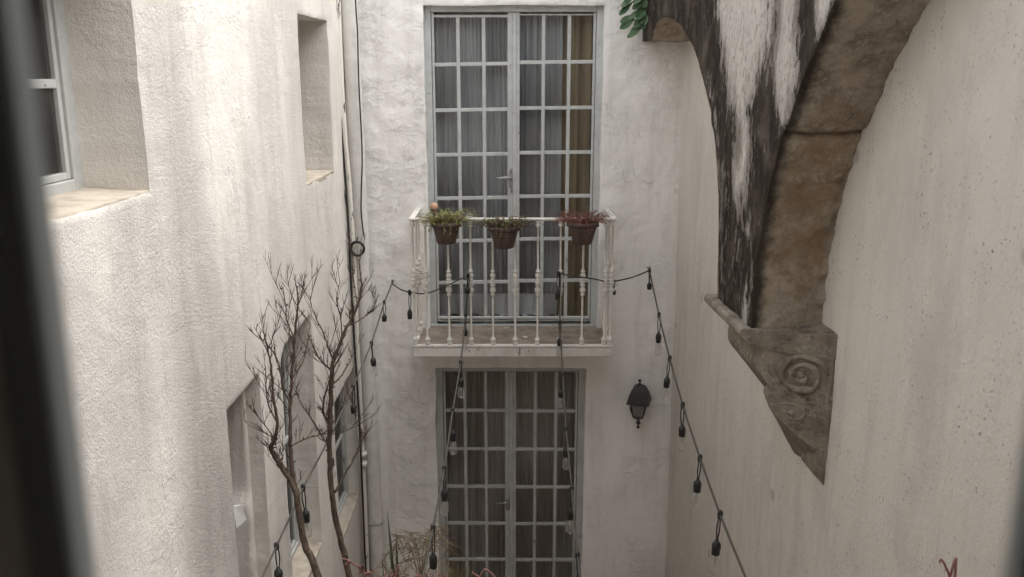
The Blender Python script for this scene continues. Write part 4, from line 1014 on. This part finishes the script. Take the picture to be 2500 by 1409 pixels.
for k in range(6):
    a = at(1574 - rr.uniform(0, 10), -30 + 14 * k, 6.33); m.tube([(q.x + .02, 6.47, a.z + .1), (a.x, 6.36, a.z + .03), (a.x - .02, 6.33, a.z)], .005, 6)
m.build('stems', M['agave'], sc_, True)

# ---------------------------------------------------------------- bare trees
def tree(name, label, Y, limbs, seed, base_px, ntw, depth_j=.10, bounds=None):
    rr = random.Random(seed); trunk = MB(); tw = MB(); sk = []
    def P(px, py, dy=0): return at(px, py, Y + dy)
    for li, (pts, r0, r1, dy) in enumerate(limbs):
        PP = [tuple(P(px, py, dy * i / max(1, len(pts) - 1))) for i, (px, py) in enumerate(pts)]
        if li in base_px: PP = [(PP[0][0] + base_px[li], Y, GROUND)] + [(PP[0][0] + base_px[li] * .72, Y, (PP[0][2] + GROUND) / 2)] + PP
        S = spl(PP, 5); n = len(S); rad = [max(.0015, .88 * (r0 + (r1 - r0) * (i / (n - 1)) ** .9) + rr.uniform(-.0006, .0006)) for i in range(n)]
        S = [(x + rr.uniform(-.0025, .0025), y + rr.uniform(-.002, .002), z) for x, y, z in S]
        trunk.tube(S, rad, 9); sk.append((S, rad, li))
        for _ in range(7 if r0 > .009 else 3):      # knobs left by fallen shoots
            k = rr.randint(2, n - 2); p = Vector(S[k])
            if p.z < -3: continue
            d = Vector((rr.uniform(-1, 1), rr.uniform(-1, .3), rr.uniform(.1, .8))).normalized(); trunk.tube([p, p + d * (rad[k] * 1.2 + .004), p + d * (rad[k] * 1.2 + .011)], [rad[k] * .6, .004, .0022], 6)
    def shoot(p, d, L, r, lev):
        p = Vector(p); n = max(3, int(L / .02)); pts = [p]; dd = d.normalized(); bend = Vector((rr.uniform(-.7, .7), rr.uniform(-.5, .5), 1.0)) * .045
        for i in range(n):
            dd = (dd + bend + Vector((rr.uniform(-1, 1), rr.uniform(-1, 1), rr.uniform(-1, 1))) * .07).normalized(); q_ = pts[-1] + dd * L / n
            if q_.x < -WL + .03: q_.x = -WL + .03
            pts.append(q_)
        tw.tube(pts, [r * (1 - .6 * i / n) for i in range(n + 1)], 5, False)
        if lev > 0:
            for _ in range(rr.randint(2, 4)):
                k = rr.randint(max(1, n // 4), n - 1); t0 = (pts[k] - pts[k - 1]).normalized()
                side = Vector((rr.uniform(-1, 1), rr.uniform(-.7, .7), rr.uniform(-.2, .5))); shoot(pts[k], t0 * .9 + side * .6 + Vector((0, 0, .2)), L * rr.uniform(.35, .65), r * .72, lev - 1)
    for S, rad, li in sk:
        if limbs[li][0] is None: continue
        wgt = limbs[li]
        L = sum((Vector(a) - Vector(b)).length for a, b in zip(S[:-1], S[1:]) if a[2] > -2.3)
        cnt = int(ntw * L)
        for _ in range(cnt):
            k = rr.randint(1, len(S) - 1); p = Vector(S[k])
            if p.z < (-2.05 if li else -1.75) : continue
            hfrac = (p.z + 2.0)
            t0 = (Vector(S[k]) - Vector(S[k - 1])).normalized(); s = rr.choice((-1, 1))
            d = t0 * rr.uniform(.5, 1.1) + Vector((s * rr.uniform(.25, .65), rr.uniform(-.7, .4), rr.uniform(0, .6)))
            shoot(p, d, rr.uniform(.05, .18), rr.uniform(.0013, .0023), 2 if rr.random() < .65 else 1)
    root = thing(name, label, 'tree', (sk[0][0][0][0], Y, GROUND))
    trunk.build('trunk', M['bark'], root, True); tw.build('twigs', M['twig'], root, True); return root
tree('bare_tree', 'leafless young tree with a crooked elbow in its trunk, nearer the rough wall', 3.62,
     [([(776, 1409), (746, 1338), (731, 1260), (719, 1191), (697, 1153), (675, 1120), (664, 1100)], .022, .013, 0),
      ([(664, 1103), (661, 1092), (673, 1071), (677, 1022), (667, 967), (663, 913), (656, 864), (645, 815)], .0115, .003, -.12),
      ([(721, 1200), (712, 1131), (708, 1055), (709, 978), (714, 902), (719, 825), (727, 733), (722, 690)], .013, .003, .06),
      ([(709, 985), (690, 945), (682, 890), (660, 850), (640, 830)], .005, .002, -.1),
      ([(676, 1030), (655, 990), (650, 940), (648, 890)], .005, .002, .05),
      ([(712, 925), (740, 880), (752, 830), (758, 790)], .005, .002, .1),
      ([(719, 825), (700, 780), (697, 740), (690, 700)], .004, .002, 0),
      ([(709, 1090), (750, 1070), (790, 1058), (810, 1040), (830, 1000)], .0045, .0022, .1),
      ([(672, 1075), (640, 1030), (618, 1000), (608, 990)], .003, .0016, -.05)], 5, {0: .34}, 23)
tree('bare_tree', 'leafless young tree with straighter trunk, nearer the corner pipes', 4.12,
     [([(853, 1409), (834, 1327), (817, 1256), (809, 1186), (804, 1104), (806, 1022), (809, 945), (812, 891)], .021, .0125, 0),
      ([(811, 905), (814, 880), (828, 842), (847, 798), (872, 749), (883, 695), (877, 651), (880, 628)], .012, .003, .15),
      ([(817, 1202), (845, 1153), (866, 1115), (878, 1087), (880, 1075)], .008, .003, .1),
      ([(810, 905), (779, 875), (757, 831), (748, 800)], .006, .002, .1),
      ([(808, 1090), (795, 1076), (768, 1033), (735, 984), (715, 940)], .005, .002, -.1),
      ([(805, 1040), (790, 1010), (792, 970), (806, 925), (812, 880)], .007, .004, -.04),
      ([(815, 885), (800, 845), (790, 815), (765, 760), (756, 722)], .006, .002, 0),
      ([(808, 945), (835, 915), (850, 890), (860, 868)], .005, .003, .1),
      ([(835, 830), (832, 780), (822, 730), (830, 690)], .0045, .002, 0),
      ([(847, 798), (880, 780), (910, 755), (925, 715)], .0045, .002, .1),
      ([(872, 749), (868, 710), (862, 680), (868, 650)], .004, .002, .1),
      ([(812, 1060), (850, 1050), (868, 1030), (868, 1005)], .003, .0018, .05)], 9, {0: .21}, 22)

# ---------------------------------------------------------------- plants at the foot of the wall
def blade(m, base, tip, w, bend=(0, 0, 0), n=14):
    b = Vector(base); t_ = Vector(tip); rows = []
    for i in range(n + 1):
        q = i / n; c = b.lerp(t_, q) + Vector(bend) * math.sin(math.pi * q); ww = w * (1 - q ** 3) * (.7 + .3 * math.sin(math.pi * min(1, q * 1.3))) + .0008
        rows.append([c + Vector((-ww / 2, -.2 * ww, 0)), c + Vector((0, .25 * ww, 0)), c + Vector((ww / 2, -.2 * ww, 0))])
    m.grid(rows)
Yp = 5.35; base = (at(968, 1409, Yp).x + .02, Yp, GROUND); m = MB()
ag = thing('sword_leaf_plant', 'upright plant with tall green sword shaped leaves beside the drainpipe', 'plant', base)
for (px, py, w, bx) in ((945, 1243, .052, .02), (966, 1290, .058, 0), (932, 1350, .032, -.03), (990, 1430, .04, .05), (910, 1450, .03, -.03)):
    blade(m, (base[0] + bx * .4, Yp + random.uniform(-.05, .05), GROUND), at(px, py, Yp - .05), w, (bx * .5, 0, 0))
m.build('leaves', M['agave'], ag, True)
pb = (at(1030, 1409, 5.15).x, 5.15, GROUND); pm = thing('palm', 'small dry palm with thin drooping fronds in front of the lower door frame', 'palm', pb); m = MB(); lv = MB(); rr = random.Random(3)
crown = at(1028, 1440, 5.15)
m.tube([pb, (pb[0] + .01, 5.15, (GROUND + crown.z) / 2), crown], [.022, .016, .012], 8)
for (ax, ay, ex, ey, dy) in ((1000, 1330, 975, 1308, 0), (1010, 1340, 950, 1350, .15), (1022, 1350, 1005, 1300, -.1), (1040, 1345, 1045, 1312, .1), (1042, 1350, 1075, 1290, 0), (1050, 1340, 1090, 1320, -.15), (1030, 1360, 985, 1395, -.3), (1060, 1370, 1100, 1395, -.2), (1020, 1365, 960, 1385, .2), (1035, 1330, 1060, 1285, .2), (1015, 1345, 1000, 1350, .25)):
    a = at(ax, ay, 5.15 + dy * .5); e = at(ex, ey, 5.15 + dy); dr = e + (e - a) * .25 + Vector((0, 0, -.09)); S = spl([tuple(crown), tuple(a), tuple(e), tuple(dr)], 9); m.tube(S, [.0045 - .0032 * i / len(S) for i in range(len(S))], 5)
    for k in range(9, len(S)):
        tdir = Vector(S[k]) - Vector(S[k - 1])
        for s in (-1, 1):
            if rr.random() < .78:
                L = rr.uniform(.07, .15); d = tdir.normalized() * .5 + Vector((s * rr.uniform(.2, .9), rr.uniform(-.5, .5), -rr.uniform(.1, .6)))
                lv.leaf(S[k], d, (0, -1, .2), L, .0042, .1, rr.uniform(.2, .7), (.6, 1, .8, .5, .1))
m.build('stalks', M['palm'], pm, True); lv.build('leaflets', M['palm'], pm, True)
gb = (at(1105, 1409, 4.7).x, 4.7, GROUND); gr = thing('grassy_plant', 'olive tuft of arching blades in front of the lower door', 'plant', gb); m = MB()
for i in range(110):
    a = rr.uniform(0, 6.28); o = rr.uniform(.02, .20); tip = Vector((gb[0] + math.cos(a) * o * 1.2, 4.7 + math.sin(a) * o * .7, at(1100, 1385 + rr.uniform(-25, 45) + o * 80, 4.7).z))
    q0 = Vector((gb[0] + math.cos(a) * .03, 4.7 + math.sin(a) * .03, GROUND + .3)); mid2 = q0.lerp(tip, .75) + Vector((-math.cos(a) * .03, 0, .10)); S = spl([tuple(q0), tuple(mid2), tuple(tip)], 7)
    m.grid([[Vector(p) + Vector((-.0035 * (1 - k / len(S)), 0, 0)), Vector(p) + Vector((.0035 * (1 - k / len(S)), 0, 0))] for k, p in enumerate(S)])
m.build('blades', M['grass'], gr, True)
def leafy(name, label, spots_, mat, seed, Y, stemmat=None):
    rr = random.Random(seed); m = MB(); s = MB(); c0 = at(spots_[0][0], 1409, Y); root = thing(name, label, 'plant', (c0.x, Y, GROUND))
    for px, py, sp_ in spots_:
        t_ = at(px, py, Y + rr.uniform(-.1, .1)); s.tube(spl([(c0.x, Y, GROUND), ((c0.x + t_.x) / 2 + .02, Y, (GROUND + t_.z) / 2), tuple(t_)], 6), .005, 6)
        for _ in range(int(40)):
            p = t_ + Vector((rr.gauss(0, sp_), rr.gauss(0, sp_), rr.gauss(-sp_ * 1.2, sp_ * .6))); m.leaf(p, (rr.uniform(-1, 1), rr.uniform(-1, 1), rr.uniform(-.3, .8)), (0, 0, 1), rr.uniform(.018, .036), rr.uniform(.010, .018), .3, .3, (.3, .9, 1, .6, .1))
    s.build('stems', stemmat or M['bark'], root, True); m.build('leaves', mat, root, True)
leafy('shrub', 'russet leaved low shrub beside the sword leaf plant', [(950, 1402, .03), (985, 1408, .03)], M['russet'], 1, 4.9)
leafy('shrub', 'russet and pink low shrub under the palm', [(1048, 1400, .035), (1075, 1406, .03), (1030, 1410, .03)], M['russet'], 2, 4.8, M['pink'])
def stems(name, label, paths, Y, r, mat, leaves=None, seed=0):
    rr = random.Random(seed); m = MB(); lf = MB(); c = at(*paths[0][0], Y); root = thing(name, label, 'plant', (c.x, Y, GROUND))
    for k, pts in enumerate(paths):
        P = [tuple(at(px, py, Y)) for px, py in pts]
        if k == 0: P = [(P[0][0] + .03, Y, GROUND), (P[0][0] + .01, Y, (GROUND + P[0][2]) / 2)] + P
        S = spl(P, 6); m.tube(S, [r * (1 - .35 * i / len(S)) for i in range(len(S))], 8)
        if leaves:
            for _ in range(9): lf.leaf(S[rr.randint(len(S) // 2, len(S) - 1)], (rr.uniform(-1, 1), -.4, rr.uniform(-.5, 1)), (0, 0, 1), rr.uniform(.015, .03), .012, .3, .3, (.3, 1, .8, .1))
    m.build('stems', mat, root, True)
    if leaves: lf.build('leaves', leaves, root, True)
stems('pink_stem_plant', 'thin pink stems with a brown bud in front of the straighter bare tree', [[(905, 1440), (893, 1405), (880, 1388), (862, 1376), (846, 1366)], [(893, 1405), (886, 1392), (884, 1385), (888, 1380)], [(893, 1405), (905, 1398), (918, 1392)]], 3.9, .0065, M['pink'], M['russet'], 3)
stems('pink_stem_plant', 'stubby bright pink stem rising between the sword leaf plant and the palm', [[(960, 1450), (965, 1409), (970, 1390), (972, 1380)]], 4.5, .011, M['pink'])
stems('pink_stem_plant', 'pale pink forked stem at the foot of the lower door', [[(1165, 1450), (1172, 1409), (1180, 1394), (1184, 1388)], [(1184, 1389), (1195, 1396), (1208, 1409), (1215, 1430)], [(1172, 1409), (1158, 1402), (1152, 1396)]], 4.4, .006, M['pink'])
stems('pink_stem_plant', 'lone reddish stem with hooked tip against the right wall', [[(2325, 1470), (2318, 1409), (2309, 1385), (2303, 1372), (2296, 1366), (2294, 1374)], [(2318, 1409), (2330, 1425), (2345, 1440)]], 2.15, .0042, M['pink'], None)

# ---------------------------------------------------------------- small hood by the narrow opening
q = [(570, 1237), (587, 1234), (603, 1268), (577, 1291)]
fp = [at(x, y, Y) for (x, y), Y in zip(q, (3.50, 3.56, 3.62, 3.50))]
m = MB(); off_ = Vector((-.012, .02, -.006)); vs2 = [tuple(p) for p in fp] + [tuple(p + off_) for p in fp]
m.add(vs2, [(0, 1, 2, 3), (4, 7, 6, 5), (0, 4, 5, 1), (1, 5, 6, 2), (2, 6, 7, 3), (3, 7, 4, 0)])
hd = m.build('metal_hood', M['flap']); tag(hd, 'small white sheet metal hood in the narrow recess of the rough wall', 'hood')
